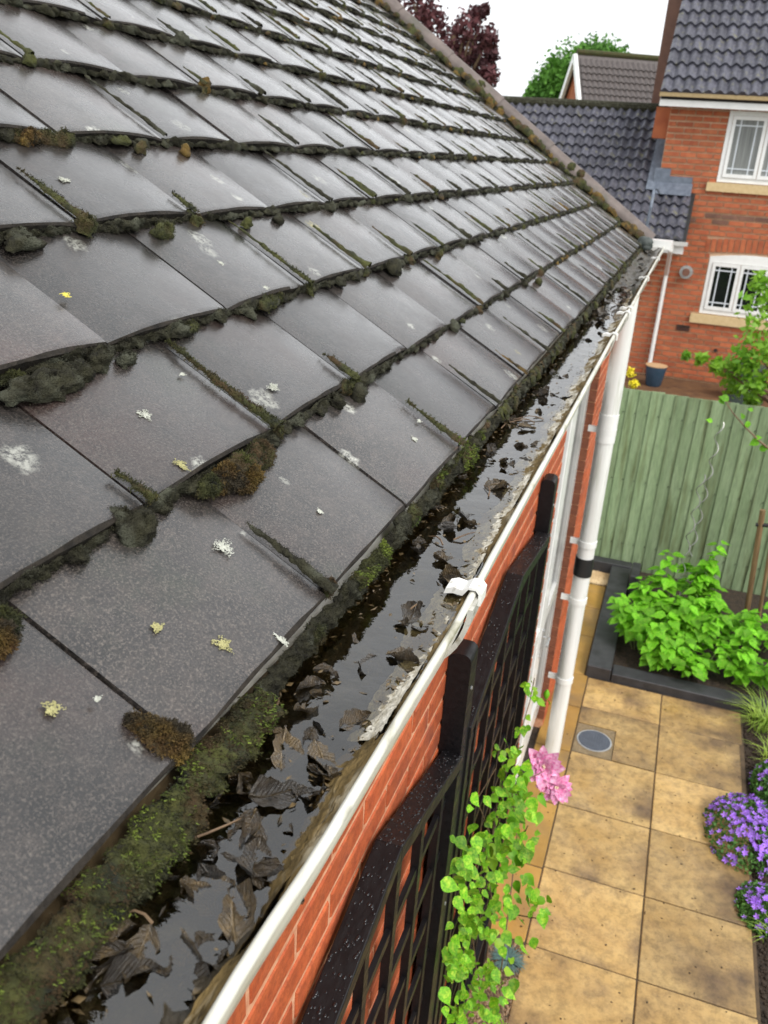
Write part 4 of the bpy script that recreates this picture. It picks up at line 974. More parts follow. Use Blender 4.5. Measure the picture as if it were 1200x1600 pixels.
# ================================================================== CLEMATIS
def leaf_shape(seed, m_, name='leaf', wid=.36, fold=.15, serr=0): return leaf_mesh(seed, m_, .22, wid, fold, 8, name, serr, point=0 if name == 'leaf' else 1)
CL = [leaf_shape(100 + i, M_leaf) for i in range(6)]
cle = thing('clematis', 'green clematis climbing the trellis, with one double pink flower', 'climbing plant', (-.25, 2.6, 0)); CO = Vector((.25, -2.6, 0))
def orient(n_, up):      # matrix columns from leaf length dir and normal
    y_ = up.normalized(); z_ = (n_ - y_ * n_.dot(y_)).normalized(); x_ = y_.cross(z_); return Matrix((x_, y_, z_)).transposed()
random.seed(21)
ctrl = [(830, 1075, 12, 8), (842, 1110, 12, 5), (815, 1140, 18, 8), (790, 1180, 22, 12), (800, 1215, 28, 22), (770, 1260, 30, 22), (815, 1255, 26, 22), (790, 1300, 40, 30), (745, 1345, 32, 24),
        (795, 1350, 36, 30), (760, 1400, 42, 34), (825, 1400, 24, 12), (735, 1450, 32, 26), (780, 1450, 34, 22), (720, 1510, 26, 24), (760, 1530, 36, 30), (725, 1570, 30, 24), (765, 1590, 28, 20), (850, 1430, 14, 4), (820, 1330, 20, 10)]
tot = 0; cleaves = []
for (px, py, sp, n) in ctrl:
    for i in range(int(n * (1.5 if py > 1290 else 1.05))):
        qx, qy = px + random.gauss(0, sp * .55), py + random.gauss(0, sp * .6); yy = random.uniform(2.3, 2.95)
        P = at(qx, qy, y=yy)
        if P.x < -.325: P = at(qx, qy, x=random.uniform(-.325, -.29))
        s = random.uniform(.028, .064) * (1.0 if py > 1200 else .72)
        nrm = Vector((random.gauss(.45, .35), random.gauss(-.55, .35), random.gauss(.75, .3))).normalized()
        dr_ = Vector((random.gauss(.3, .5), random.gauss(0, .5), random.gauss(-.7, .4)))
        mt = orient(nrm, dr_).to_4x4() @ Matrix.Scale(s, 4); mt.translation = P + CO
        cleaves.append((P.y + random.random() * .2, mt))
cleaves.sort(key=lambda t: t[0]); cst = MB()
for tot, (_, mt) in enumerate(cleaves):
    if tot < 300: link('leaf', random.choice(CL), cle, mtx=mt)
    else:
        me = CL[tot % 6]; cst.add([mt @ v.co for v in me.vertices], [tuple(p_.vertices) for p_ in me.polygons])
tag(cst.build('inner_leaves', M_leaf, cle, smooth=True), 'clematis leaves deeper in the climber', kind='stuff')
st = MB()
def vine(pts, r0=.0035):
    n = len(pts); st.tube([p + CO for p in pts], [r0 * (1 - .6 * i / n) for i in range(n)], 6)
for (chain) in ([(775, 1600), (760, 1500), (770, 1420), (760, 1340), (780, 1270), (790, 1200), (812, 1150), (828, 1095), (835, 1060)],
                [(785, 1600), (745, 1520), (735, 1440), (745, 1360), (765, 1300), (745, 1250), (775, 1200)],
                [(790, 1610), (780, 1540), (790, 1460), (800, 1380), (808, 1300), (800, 1240), (830, 1215), (850, 1205)],
                [(770, 1440), (810, 1430), (845, 1436)], [(780, 1330), (815, 1310), (825, 1290)]):
    vine([at(a, b_, y=2.72 + .12 * math.sin(i * 2.1)) if at(a, b_, y=2.72).x > -.33 else at(a, b_, x=-.325) for i, (a, b_) in enumerate(chain)])
st.build('stem', M_stem, cle, smooth=True)
for (px, py) in ((884 - 30, 1085), (820, 1225), (865 - 35, 1275), (845, 1245)):        # buds
    P = at(px, py, y=2.8); b = MB().tube([P + CO + Vector((0, 0, .022)), P + CO + Vector((0, 0, .012)), P + CO, P + CO - Vector((0, 0, .012)), P + CO - Vector((0, 0, .024))], [.001, .009, .012, .009, .001], 10)
    b.build('flower_bud', M_leaf, cle, smooth=True)
PT = [leaf_shape(300 + i, M_pink, 'petal', .27, .25) for i in range(4)]
for fi, (px, py, s0) in enumerate(((848, 1198, .125), (868, 1230, .110))):
    P = at(px, py, y=2.9); fl = bpy.data.objects.new('flower', None); col.objects.link(fl); fl.parent = cle; fl.location = P + CO; fl.empty_display_size = .02
    ax = Vector((.30 + .1 * fi, -.80, .55 - .1 * fi)).normalized(); u_ = ax.orthogonal().normalized(); v_ = ax.cross(u_)
    for ring_, (np_, sc, lift) in enumerate(((8, 1.0, .12), (8, .82, .45), (7, .6, .85), (6, .38, 1.3))):
        for i in range(np_):
            a = 2 * math.pi * (i + .5 * ring_ + random.uniform(-.1, .1)) / np_; d_ = (u_ * math.cos(a) + v_ * math.sin(a)); dirp = (d_ + ax * lift).normalized(); s = s0 * .72 * sc * random.uniform(.85, 1.1)
            mt = orient((ax - d_ * lift).normalized(), dirp).to_4x4() @ Matrix.Scale(s, 4); mt.translation = dirp * s * .5
            link('petal', random.choice(PT), fl, mtx=mt)
    C_ = [tuple(ax * .012 + Vector([random.uniform(-.006, .006) for _ in range(3)])) for _ in range(14)]; V, Fc = blobs(C_, [.003] * 14, 1, .1)
    tag(link('flower_heart', raw_mesh('flower_heart', V, Fc, M_pinkc), fl), kind='stuff')

# ================================================================== BED PLANTS
RL = [leaf_shape(200 + i, M_leafr, 'leaf', .38, .22, .14) for i in range(6)]
def raspberry(label, x, y, h, n, sz, spread):
    t = thing('raspberry_plant', label, 'plant', (x, y, .03), 'raspberry plants in the raised bed'); sb = MB()
    nc = max(3, n // 14); k = 0
    for c in range(nc):
        a = random.uniform(0, 6.28); r = spread * random.uniform(.05, .72); bx, by = math.cos(a) * r * .5, math.sin(a) * r * .5; hh = h * random.uniform(.4, 1.1)
        tip = Vector((math.cos(a) * r, math.sin(a) * r, hh)); basep = Vector((bx * .4, by * .4, 0)); sb.tube([basep, basep.lerp(tip, .5) + Vector((0, 0, .02)), tip], [.005, .004, .002], 6)
        for i in range(int(n * 1.35) // nc):
            tt = random.random() ** .6; P = basep.lerp(tip, .25 + .75 * tt); a2 = random.uniform(0, 6.28); rad = random.uniform(.04, .15) * (1.15 - .5 * tt)
            P = P + Vector((math.cos(a2) * rad, math.sin(a2) * rad, random.uniform(-.02, .03))); s = sz * .82 * random.uniform(.55, 1.3) * (1.1 - .3 * tt)
            nrm = Vector((math.cos(a2) * .45, math.sin(a2) * .45 - .15, 1)); dr_ = Vector((math.cos(a2), math.sin(a2), -.45 + random.uniform(-.2, .3)))
            mt = orient(nrm.normalized(), dr_).to_4x4() @ Matrix.Scale(s, 4); mt.translation = P; link('leaf', random.choice(RL), t, mtx=mt)
    sb.build('cane', M_gstem, t, smooth=True)
random.seed(31)
def gp(px, py, z): q = at(px, py, z=z); return q.x, q.y
for (lab, px, py, zc_, h, n, sz, sp) in (
        ('tall raspberry plant against the fence behind the spiral rods', 1075, 905, .45, .75, 120, .17, .50),
        ('raspberry plant spilling over the corner of the black sleepers', 1000, 985, .22, .42, 130, .18, .50),
        ('raspberry plant in the middle of the bed with the palest leaves', 1060, 965, .35, .52, 140, .18, .55),
        ('low raspberry plant hanging over the front sleeper', 1095, 1030, .18, .32, 100, .15, .5),
        ('raspberry plant to the right of the middle, under the stake', 1125, 960, .3, .45, 120, .17, .52),
        ('raspberry plant at the right edge beside the day lilies', 1175, 1040, .22, .36, 120, .15, .52),
        ('raspberry plant at the far right in front of the two stakes', 1190, 985, .25, .40, 90, .15, .5),
        ('raspberry plant tumbling over the front sleeper near its left end', 1030, 1028, .16, .28, 80, .16, .42),
        ('small raspberry plant near the upright black block', 1010, 930, .3, .42, 60, .16, .36)):
    x, y = gp(px, py, zc_); raspberry(lab, x, y, h, n, sz, sp)

# spiral plant rods and stakes
def spiral(label, pb, pt, y, r=.022, turns=7):
    B_ = at(*pb, y=y); T_ = at(*pt, y=y); o = thing('spiral_rod', label, 'plant support', (B_.x, B_.y, 0), 'twisted wire plant supports'); ax = T_ - B_; n = turns * 12; a_ = ax.normalized(); u_ = a_.orthogonal().normalized(); v_ = a_.cross(u_)
    pts = [B_ + ax * (i / n) + (u_ * math.cos(i / 12 * 6.283) + v_ * math.sin(i / 12 * 6.283)) * r - Vector((B_.x, B_.y, 0)) for i in range(n + 1)]
    MB().tube(pts, .005, 6).build('wire', M_wirem, o, smooth=True)
spiral('silvery twisted wire rod rising out of the raspberry leaves', (1052, 955), (1098, 742), 8.05, .028, 6)
spiral('darker twisted wire rod leaning beside the silvery one', (1078, 870), (1127, 660), 8.3, .028, 6)
def stake(label, pb, pt, y, r):
    B_ = at(*pb, y=y); T_ = at(*pt, y=y); o = thing('wooden_stake', label, 'stake', (B_.x, B_.y, 0), 'wooden stakes in the bed'); off_ = Vector((B_.x, B_.y, 0))
    MB().tube([B_ - off_ - Vector((0, 0, .1)), T_ - off_], r, 10).build('stake_pole', M_stake, o, smooth=True); return o, T_ - off_
o, T_ = stake('thicker wooden stake with a black rubber tie near its top', (1163, 990), (1192, 797), 8.0, .026)
MB().tube([T_ - Vector((.03, 0, .15)), T_ - Vector((-.16, 0.02, .12))], .018, 10).build('rubber_tie', M_rubber, o, smooth=True)
stake('thinner reddish stake at the right edge of the photo', (1183, 990), (1208, 830), 7.95, .017)

# day lily blades and campanula
def blades(name, label, x, y, n, L_, m_, spread=.2):
    t = thing(name, label, 'plant', (x, y, -.02)); mb = MB(); 
    for i in range(n):
        a = random.uniform(0, 6.28); r = random.uniform(0, spread * .4); b0 = Vector((math.cos(a) * r, math.sin(a) * r, 0)); ll = L_ * random.uniform(.6, 1.1); a += random.uniform(-.6, .6); d_ = Vector((math.cos(a), math.sin(a), 0)); s_ = Vector((-d_.y, d_.x, 0)) * .006
        pts = [b0 + d_ * ll * (q * .75 * q) + Vector((0, 0, ll * (q * 1.0 - .62 * q * q))) for q in (0, .25, .5, .75, 1)]
        base_i = len(mb.v)
        for j, p_ in enumerate(pts): w_ = (1 - j / 4.2); mb.v += [tuple(p_ - s_ * w_), tuple(p_ + s_ * w_)]
        for j in range(4): q = base_i + 2 * j; mb.f.append((q, q + 1, q + 3, q + 2))
    tag(mb.build('blades', m_, t), kind='stuff'); return t
q = gp(1190, 1115, .1); blades('day_lily', 'yellow green day lily with arching strap leaves at the right of the paving', q[0] + .05, q[1], 110, .42, M_grassb, .3)
q = gp(1205, 1170, .1); blades('day_lily', 'lower day lily clump just above the purple flowers', q[0] + .05, q[1], 60, .28, M_grassb, .3)
q = gp(1195, 1450, .05); blades('day_lily', 'few strap leaves poking out below the purple flowers', q[0] + .06, q[1], 26, .22, M_grassb, .2)
q = gp(795, 1490, .05); bl = blades('blue_grey_pink', 'small blue-grey needle-leaved plant in gravel at the foot of the clematis', q[0], q[1], 260, .10, M_bluepl, .12)
PF = []
for s in range(3):
    mb = MB()
    for i in range(5):
        a = 6.283 * i / 5; c_, s_ = math.cos(a), math.sin(a); a2 = a + .5; a3 = a - .5
        mb.add([(0, 0, -.2), (math.cos(a3) * .6, math.sin(a3) * .6, .15), (c_, s_, .35), (math.cos(a2) * .6, math.sin(a2) * .6, .15)], [(0, 1, 2, 3)])
    PF.append(mb.mesh('flower', M_purp))
def campanula(label, px, py, rx, ry, h, n, nf):
    x, y = gp(px, py, h * .6); t = thing('campanula', label, 'flowering plant', (x, y, -.02), 'purple flowering mounds beside the paving')
    nl = 2600; a = rng.uniform(0, 6.28, nl); rr = rng.random(nl) ** .5; hh = h * np.sqrt(1 - (rr * .97) ** 2) * rng.uniform(.35, 1, nl)
    C_ = np.c_[np.cos(a) * rr * rx, np.sin(a) * rr * ry, hh]; d_ = rng.normal(size=(nl, 3)); d_[:, 2] = abs(d_[:, 2]); d_ /= np.linalg.norm(d_, axis=1)[:, None]; s1 = np.cross(d_, rng.normal(size=(nl, 3))); s1 /= np.linalg.norm(s1, axis=1)[:, None]
    L_ = rng.uniform(.012, .028, (nl, 1)); V = np.stack([C_ - s1 * L_ * .4, C_ + d_ * L_ * .5 - s1 * L_ * .5, C_ + d_ * L_, C_ + d_ * L_ * .5 + s1 * L_ * .5], 1).reshape(-1, 3)
    tag(link('foliage', raw_mesh('foliage', V, np.arange(nl * 4).reshape(-1, 4), M_camp, False), t), kind='stuff')
    for i in range(nf):
        a = random.uniform(0, 6.28); r = random.random() ** .6 * 1.02; z = h * math.sqrt(max(0, 1 - min(r, 1) ** 2)) + random.uniform(.0, .02)
        nrm = Vector((math.cos(a) * r * .9 + random.gauss(0, .3), math.sin(a) * r * .9 + random.gauss(0, .3), .9)); s = random.uniform(.015, .025)
        mt = orient(nrm.normalized(), nrm.orthogonal()).to_4x4() @ Matrix.Scale(s, 4); mt.translation = Vector((math.cos(a) * r * rx, math.sin(a) * r * ry, z)); link('flower', random.choice(PF), t, mtx=mt)
campanula('large mound of violet campanula flowers spilling onto the slabs', 1172, 1285, .27, .36, .20, 0, 290)
campanula('small trailing mound of violet campanula below the large one', 1195, 1410, .15, .2, .10, 0, 90)
campanula('violet campanula mound tucked behind the large one at the right edge', 1215, 1215, .16, .25, .18, 0, 90)

# ================================================================== FAR HOUSE
FY = 18.5
def Z(r): return ZC + r
fh = thing('two_storey_house', 'orange brick two-storey house with grey pantile roof beyond the green fence', 'house', (0, FY, 0)); FO = Vector((0, -FY, 0))
w_ = MB(); w_.box(-.856, 5, FY + .02, FY + 5, -.05, Z(1.05)); w_.box(-5, -.857, FY + .02, FY + 1.2, -.05, Z(-.40))
fw = w_.build('wall', M_fmort, fh, FO)
# bricks
def wins(x, z):
    return (.19 < x < 2.15 and Z(-.20) < z < Z(1.06)) or (.34 < x < 2.1 and Z(-2.62) < z < Z(-1.28)) or (.03 < x < 2.3 and Z(-.37) < z < Z(-.2)) or (.2 < x < 2.3 and Z(-2.80) < z < Z(-2.62))
fb = []; r_ = 0; z = 0.02; CH = .1035; BLf = .30
while z < Z(1.03):
    zc = z + CH / 2; xl = -.856 if zc > Z(-.40) else -3.2
    x = xl - (BLf / 2 if r_ % 2 else 0)
    while x < 3.2:
        a, b_ = max(x, xl), x + BLf
        if b_ - a > .06:
            # clip by windows
            parts = [(a, b_)]
            for (u, v, zl_, zh_) in ((.19, 2.15, -.20, 1.06), (.34, 2.1, -2.62, -1.50), (.03, 2.3, -.37, -.2), (.2, 2.3, -2.80, -2.62), (.24, 2.2, -1.50, -1.20)):
                if Z(zl_) < zc < Z(zh_):
                    np2 = []
                    for (c_, d_) in parts:
                        if d_ <= u or c_ >= v: np2.append((c_, d_))
                        else:
                            if c_ < u: np2.append((c_, u))
                            if d_ > v: np2.append((v, d_))
                    parts = np2
            for (c_, d_) in parts:
                if d_ - c_ > .05: fb.append(((c_ + d_) / 2, zc, d_ - c_ - .022, r_))
        x += BLf
    z += CH; r_ += 1
def fmesh(L_, H_, m_):
    key = ('f', round(L_, 2), round(H_, 3), m_.name)
    if key not in bcache: bcache[key] = MB().box(-L_ / 2, L_ / 2, -.012, .03, -H_ / 2, H_ / 2).mesh('brick', m_)
    return bcache[key]
def fr(t):
    x, z, L_, r_ = t
    if not in_frame((x, FY, z), 5): return 99
    px, py = project((x, FY, z)); 
    if z > Z(-1.0): return 0 + random.random() * .1
    if px < 1010: return 3
    return 1 + random.random()
fb.sort(key=fr); fst = MB(); fstd = MB()
band = {int((Z(-.93)) / CH), int((Z(-.80)) / CH)}
for i, (x, z, L_, r_) in enumerate(fb):
    dark = r_ in band and random.random() < .55
    if i < 300: link('brick', fmesh(L_, CH - .030, M_fbrickd if dark else M_fbrick), fw, (x, FY, z))
    else: (fstd if dark else fst).box(x - L_ / 2, x + L_ / 2, FY - .012 + random.uniform(-.003, .003), FY + .03, z - CH / 2 + .015, z + CH / 2 - .015)
M_fb2 = mat('far_brick_mixed', (.29, .068, .027), (.44, .135, .052), rough=.8, scale=2.6, detail=2, coord='Object')
tag(fst.build('bricks_lower_storey', M_fb2, fw), 'remaining orange bricks of the wall', kind='stuff')
if fstd.v: tag(fstd.build('dark_bricks_lower_storey', M_fbrickd, fw), 'remaining dark bricks of the wall', kind='stuff')
# soldier course over the lower window
x = .26
while x < 2.2:
    dz = .05 * math.sin((x - .26) / 1.9 * math.pi)
    link('soldier_brick', fmesh(.085, .24, M_fbrickd if random.random() < .2 else M_fbrick), fw, (x, FY, Z(-1.335) + dz)); x += .105
def window(x0, x1, z0, z1, n, name, arch=0, curtain=False):
    fr_ = MB(); yf = FY - .01
    fr_.box(x0, x0 + .07, yf, yf + .07, z0, z1); fr_.box(x1 - .07, x1, yf, yf + .07, z0, z1); fr_.box(x0 + .071, x1 - .071, yf, yf + .07, z0, z0 + .08)
    if arch:
        nn = 14; pr = [(x0, z1), (x1, z1)] + [(x1 + (x0 - x1) * i / nn, z1 + arch * math.sin(math.pi * i / nn)) for i in range(1, nn)]
        fr_.prism(pr, yf, yf + .07, 'y')
    fr_.box(x0 + .071, x1 - .071, yf, yf + .07, z1 - .10, z1 - .001)
    cw = (x1 - x0 - .14) / n
    wo_ = fr_.build('window', M_pvc, fw)
    for i in range(n):
        a = x0 + .07 + cw * i; b_ = a + cw; cs = MB(); e = .065
        cs.box(a + .006, a + e, yf - .02, yf + .05, z0 + .085, z1 - .105); cs.box(b_ - e, b_ - .006, yf - .02, yf + .05, z0 + .085, z1 - .105)
        cs.box(a + e + .001, b_ - e - .001, yf - .02, yf + .05, z0 + .085, z0 + .085 + e); cs.box(a + e + .001, b_ - e - .001, yf - .02, yf + .05, z1 - .105 - e, z1 - .105)
        cs.build('casement', M_pvc, fw)
        gx0, gx1, gz0, gz1 = a + e, b_ - e, z0 + .085 + e, z1 - .105 - e
        MB().box(gx0, gx1, yf + .012, yf + .020, gz0, gz1).build('pane', M_glass if not curtain else M_curt, fw)
        bars = MB(); gw, gh = gx1 - gx0, gz1 - gz0
        for f_ in (.2, .78): bars.box(gx0 + gw * f_ - .011, gx0 + gw * f_ + .011, yf + .004, yf + .0115, gz0, gz1)
        for f_ in (.10, .90): bars.box(gx0, gx1, yf + .002, yf + .0035, gz0 + gh * f_ - .011, gz0 + gh * f_ + .011)
        bars.build('glazing_bars', M_lead2, fw)
window(.19, 2.15, Z(-.19), Z(1.05), 3, 'upper', curtain=True)
window(.35, 2.05, Z(-2.61), Z(-1.53), 3, 'lower', arch=.08)
MB().box(.03, 2.3, FY - .07, FY + .05, Z(-.36), Z(-.205)).build('sill', M_sill, fw); MB().box(.2, 2.25, FY - .07, FY + .05, Z(-2.80), Z(-2.63)).build('sill', M_sill, fw)
# small fittings
P = at(1072, 425, y=FY - .05)
fl_ = MB().tube([P + FO + Vector((0, .05, 0)), P + FO - Vector((0, .02, 0))], .125, 24).build('flue_plate', M_steel, fh, smooth=True); MB().tube([P + FO, P + FO - Vector((0, .12, 0))], .07, 20).build('flue_tube', M_fbrickd, fl_, smooth=True)
P = at(1067, 512, y=FY); vb = MB()
for i in range(4): vb.box(P.x - .125, P.x + .125, -.03, .01, P.z - .055 + i * .03, P.z - .055 + i * .03 + .018)
vb.build('air_brick', M_rubber, fh)
P = at(1118, 547, y=FY); MB().tube([(P.x, .01, P.z), (P.x, -.04, P.z)], .035, 10).build('overflow_pipe', M_rubber, fh)
# eaves, fascia, gutter
MB().box(-1.06, 5, FY - .33, FY - .30, Z(1.03), Z(1.225)).build('fascia', M_pvc, fh, FO); MB().box(-1.05, 5, FY - .299, FY + .02, Z(1.045), Z(1.075)).build('soffit', M_pvc, fh, FO)
MB().prism([(FY - .43, Z(1.25)), (FY - .41, Z(1.185)), (FY - .34, Z(1.185)), (FY - .331, Z(1.25))], -1.08, 5, 'x').build('gutter', M_sill, fh, FO)
# pantile roof: individual tiles
def pantile(w, g_, m_):
    n = 8; vs = []; fs = []; prof = [math.sin(2 * math.pi * (i / n) - .6) * .5 + .5 for i in range(n + 1)]
    for yv in (0, g_ * 1.25):
        for i in range(n + 1): vs.append(((i / n - .5) * w * 1.02, yv, prof[i] * .066 + (.040 if yv == 0 else -.022)))
    for i in range(n + 1): vs.append(((i / n - .5) * w * 1.02, .004, prof[i] * .066 - .045))
    W1 = n + 1
    for i in range(n): fs.append((i, i + 1, i + 1 + W1, i + W1)); fs.append((i + 2 * W1, i + 1 + 2 * W1, i + 1, i))
    mb = MB(); mb.v = vs; mb.f = fs; return mb.mesh('roof_tile', m_, True)
def tiled_roof(parent, off_, x0, x1, P0_, pitch, w, g_, rows, m_, lim=300, right=None):
    ux = Vector((1, 0, 0)); uy = Vector((0, math.cos(pitch), math.sin(pitch))); uz = Vector((0, -math.sin(pitch), math.cos(pitch)))
    me = pantile(w, g_, m_); tiles = []
    for k in range(rows):
        x = x0 + w / 2
        while x < x1:
            P = Vector((x, P0_[0], P0_[1])) + uy * (g_ * k)
            if right is None or P.x < right(k * g_): tiles.append(P)
            x += w
    tiles.sort(key=lambda p_: 0 if in_frame(p_, 5) else 1); st_ = MB(); c = 0
    vv = [v.co.copy() for v in me.vertices]; ff = [tuple(q_.vertices) for q_ in me.polygons]
    for P in tiles:
        mt = Matrix(((ux.x, uy.x, uz.x, P.x + off_.x), (ux.y, uy.y, uz.y, P.y + off_.y), (ux.z, uy.z, uz.z, P.z + off_.z), (0, 0, 0, 1)))
        if c < lim and in_frame(P, 5): link('roof_tile', me, parent, mtx=mt); c += 1
        else: st_.add([mt @ v for v in vv], ff)
    if st_.v: tag(st_.build('distant_roof_tiles', m_, parent, smooth=True), kind='stuff')
pu = math.radians(42); gu = .37
rd = MB(); L_ = 4.4; rd.add([(x, FY - .40 + s * math.cos(pu) + o_[0], Z(1.20) + s * math.sin(pu) + o_[1]) for x in (-1.05, 5) for s in (0, L_) for o_ in ((0, 0), (.05, -.06))], [(0, 1, 3, 2), (4, 6, 7, 5), (0, 4, 5, 1), (2, 3, 7, 6), (0, 2, 6, 4), (1, 5, 7, 3)])
fro = rd.build('roof', M_rubber, fh, FO)
tiled_roof(fro, Vector((0, 0, 0)), -1.07, 3.0, (FY - .42, Z(1.235)), pu, .19, gu, 12, M_ftile)
# brown boarded gable end strip behind the verge
MB().box(-1.40, -1.02, FY + 2.6, FY + 3.0, Z(.6), Z(4.2)).build('brown_gable_edge', M_barge, fh, FO)
MB().box(-1.13, -.858, FY + .25, FY + .6, Z(.5), Z(1.04)).build('side_brickwork', M_fb2, fh, FO)

# link building roof
lh = thing('lean_to_building', 'single-storey link with grey pantile roof joining the brick house from the left', 'building', (-3, FY, 0)); LO = Vector((3, -FY, 0))
pl = math.radians(44); ey, ez = FY - .92, Z(-1.25)
uyl = Vector((0, math.cos(pl), math.sin(pl)))
for nm, xa_, xb_, s0, s1 in (('roof', -6.5, -.866, 0, 3.33),):
    A_ = [(x, ey + s * uyl.y + a, ez + s * uyl.z + b_) for x in (xa_, xb_) for s in (s0, s1) for a, b_ in ((.03, -.03), (.07, -.09))]
    lro = MB().add(A_, [(0, 1, 3, 2), (4, 6, 7, 5), (0, 4, 5, 1), (2, 3, 7, 6), (0, 2, 6, 4), (1, 5, 7, 3)]).build(nm, M_rubber, lh, LO)
tiled_roof(lro, Vector((0, 0, 0)), -4.9, -.11, (ey, ez + .02), pl, .174, .268, 12, M_ftile, right=lambda s: -.14 if s < 1.05 else -1.04)
MB().add([(x, ey + s * uyl.y + a, ez + s * uyl.z + b_) for x in (-.865, -.14) for s in (0, 1.22) for a, b_ in ((.03, -.02), (.07, -.08))], [(0, 1, 3, 2), (4, 6, 7, 5), (0, 4, 5, 1), (2, 3, 7, 6), (0, 2, 6, 4), (1, 5, 7, 3)]).build('roof_skirt', M_rubber, lro)
P = Vector((0, ey, ez)) + uyl * 3.30
MB().tube([(-6, P.y, P.z + .03), (-1.0, P.y, P.z + .03)], .10, 10).build('ridge', M_mossd, lro, smooth=True)
# lead flashing strip on the slope and apron at the wall foot
def slopebox(x0, x1, s0, s1, lift, th, name, par):
    uz = Vector((0, -uyl.z, uyl.y)); vs = [Vector((x, ey, ez)) + uyl * s + uz * h for x in (x0, x1) for s in (s0, s1) for h in (lift, lift + th)]
    return MB().add(vs, [(0, 1, 3, 2), (4, 6, 7, 5), (0, 4, 5, 1), (2, 3, 7, 6), (0, 2, 6, 4), (1, 5, 7, 3)]).build(name, M_lead, par)
slopebox(-1.06, -.862, 1.12, 3.2, .075, .012, 'lead_flashing', lro); slopebox(-.88, -.22, 1.02, 1.32, .085, .012, 'lead_apron', lro)
MB().box(-.95, -.66, FY - .03, FY - .013, Z(-.30), Z(-.02)).build('lead_upstand', M_lead, lro); MB().box(-.659, -.24, FY - .03, FY - .013, Z(-.32), Z(-.15)).build('lead_upstand', M_lead, lro)
MB().prism([(ey - .09, ez + .0), (ey - .07, ez - .07), (ey - .0, ez - .07), (ey + .01, ez)], -6, -.10, 'x').build('gutter', M_pvc, lh, LO)
MB().box(-6, -.16, ey + .02, ey + .045, ez - .22, ez - .02).build('fascia', M_pvc, lh, LO); MB().box(-6, -.16, ey + .046, FY + .0, ez - .22, ez - .20).build('soffit', M_pvc, lh, LO)
PJ = (-.40, FY - .08); q = at(1046, 402, y=ey - .04)
MB().tube([(q.x, ey - .04, ez - .06), (q.x, ey - .04, ez - .16), (PJ[0], PJ[1], Z(-1.95)), (PJ[0], PJ[1], .02)], .042, 12).build('downpipe', M_pvc, lh, LO, smooth=True)
# pale vent pipe in front of the link roof
a_, b_ = at(1017, 325, y=17.0), at(1022, 297, y=17.3)
MB().tube([a_ - Vector((.02, 0, .4)), a_, b_, b_ + Vector((.06, .0, .03)), b_ + Vector((.12, .02, -.05))], .03, 8).build('roof_vent_pipe', M_lead, lh, LO, smooth=True)

# distant gabled house
A_ = at(905, 83, y=40); zr = A_.z
dh = thing('distant_house', 'distant brown-roofed house with a white-edged brick gable', 'house', (A_.x, 40, 0)); DO = Vector((-A_.x, -40, 0)); dh.rotation_euler = (0, 0, math.radians(24)); hw = 3.3; hh = 3.9; x0, x1 = A_.x, A_.x + 8
MB().add([(x, y, z) for x in (x0 + .02, x1) for (y, z) in ((40 - hw, zr - hh - 6), (40 + hw, zr - hh - 6), (40 + hw, zr - hh - .1), (40, zr - .1), (40 - hw, zr - hh - .1))],
         [(0, 1, 2, 3, 4), (9, 8, 7, 6, 5), (0, 5, 6, 1), (1, 6, 7, 2), (2, 7, 8, 3), (3, 8, 9, 4), (4, 9, 5, 0)]).build('wall', M_fb2, dh, DO)
dro = MB().add([(x, y, z) for x in (x0 - .1, x1) for (y, z) in ((40 - hw - .2, zr - hh - .3), (40, zr), (40 + hw + .2, zr - hh - .3), (40, zr - .25))], [(0, 1, 2, 3), (7, 6, 5, 4), (0, 4, 5, 1), (1, 5, 6, 2), (2, 6, 7, 3), (3, 7, 4, 0)]).build('roof', M_ftileb, dh, DO)
p3 = math.atan2(hh + .3, hw + .2); rr_ = MB(); me = pantile(.22, .34, M_ftileb); vv = [v.co.copy() for v in me.vertices]; ff = [tuple(q_.vertices) for q_ in me.polygons]
uy = Vector((0, math.cos(p3), math.sin(p3))); uz = Vector((0, -math.sin(p3), math.cos(p3)))
for k in range(15):
    x = x0
    while x < x1:
        P = Vector((x + .11, 40 - hw - .2, zr - hh - .3)) + uy * (.34 * k) + uz * .02; mt = Matrix(((1, 0, 0, P.x), (0, uy.y, uz.y, P.y), (0, uy.z, uz.z, P.z), (0, 0, 0, 1))); rr_.add([mt @ v for v in vv], ff); x += .22
tag(rr_.build('roof_tiles', M_ftileb, dro, smooth=True), kind='stuff')
MB().tube([(x0 - .1, 40, zr + .03), (x1, 40, zr + .03)], .12, 8).build('ridge', M_mossg, dro, smooth=True)
for s in (-1, 1): MB().beam((x0 - .16, 40, zr - .12), (x0 - .16, 40 + s * (hw + .2), zr - hh - .42), (1, 0, 0), .12, .26).build('barge_board', M_pvc, dh, DO)

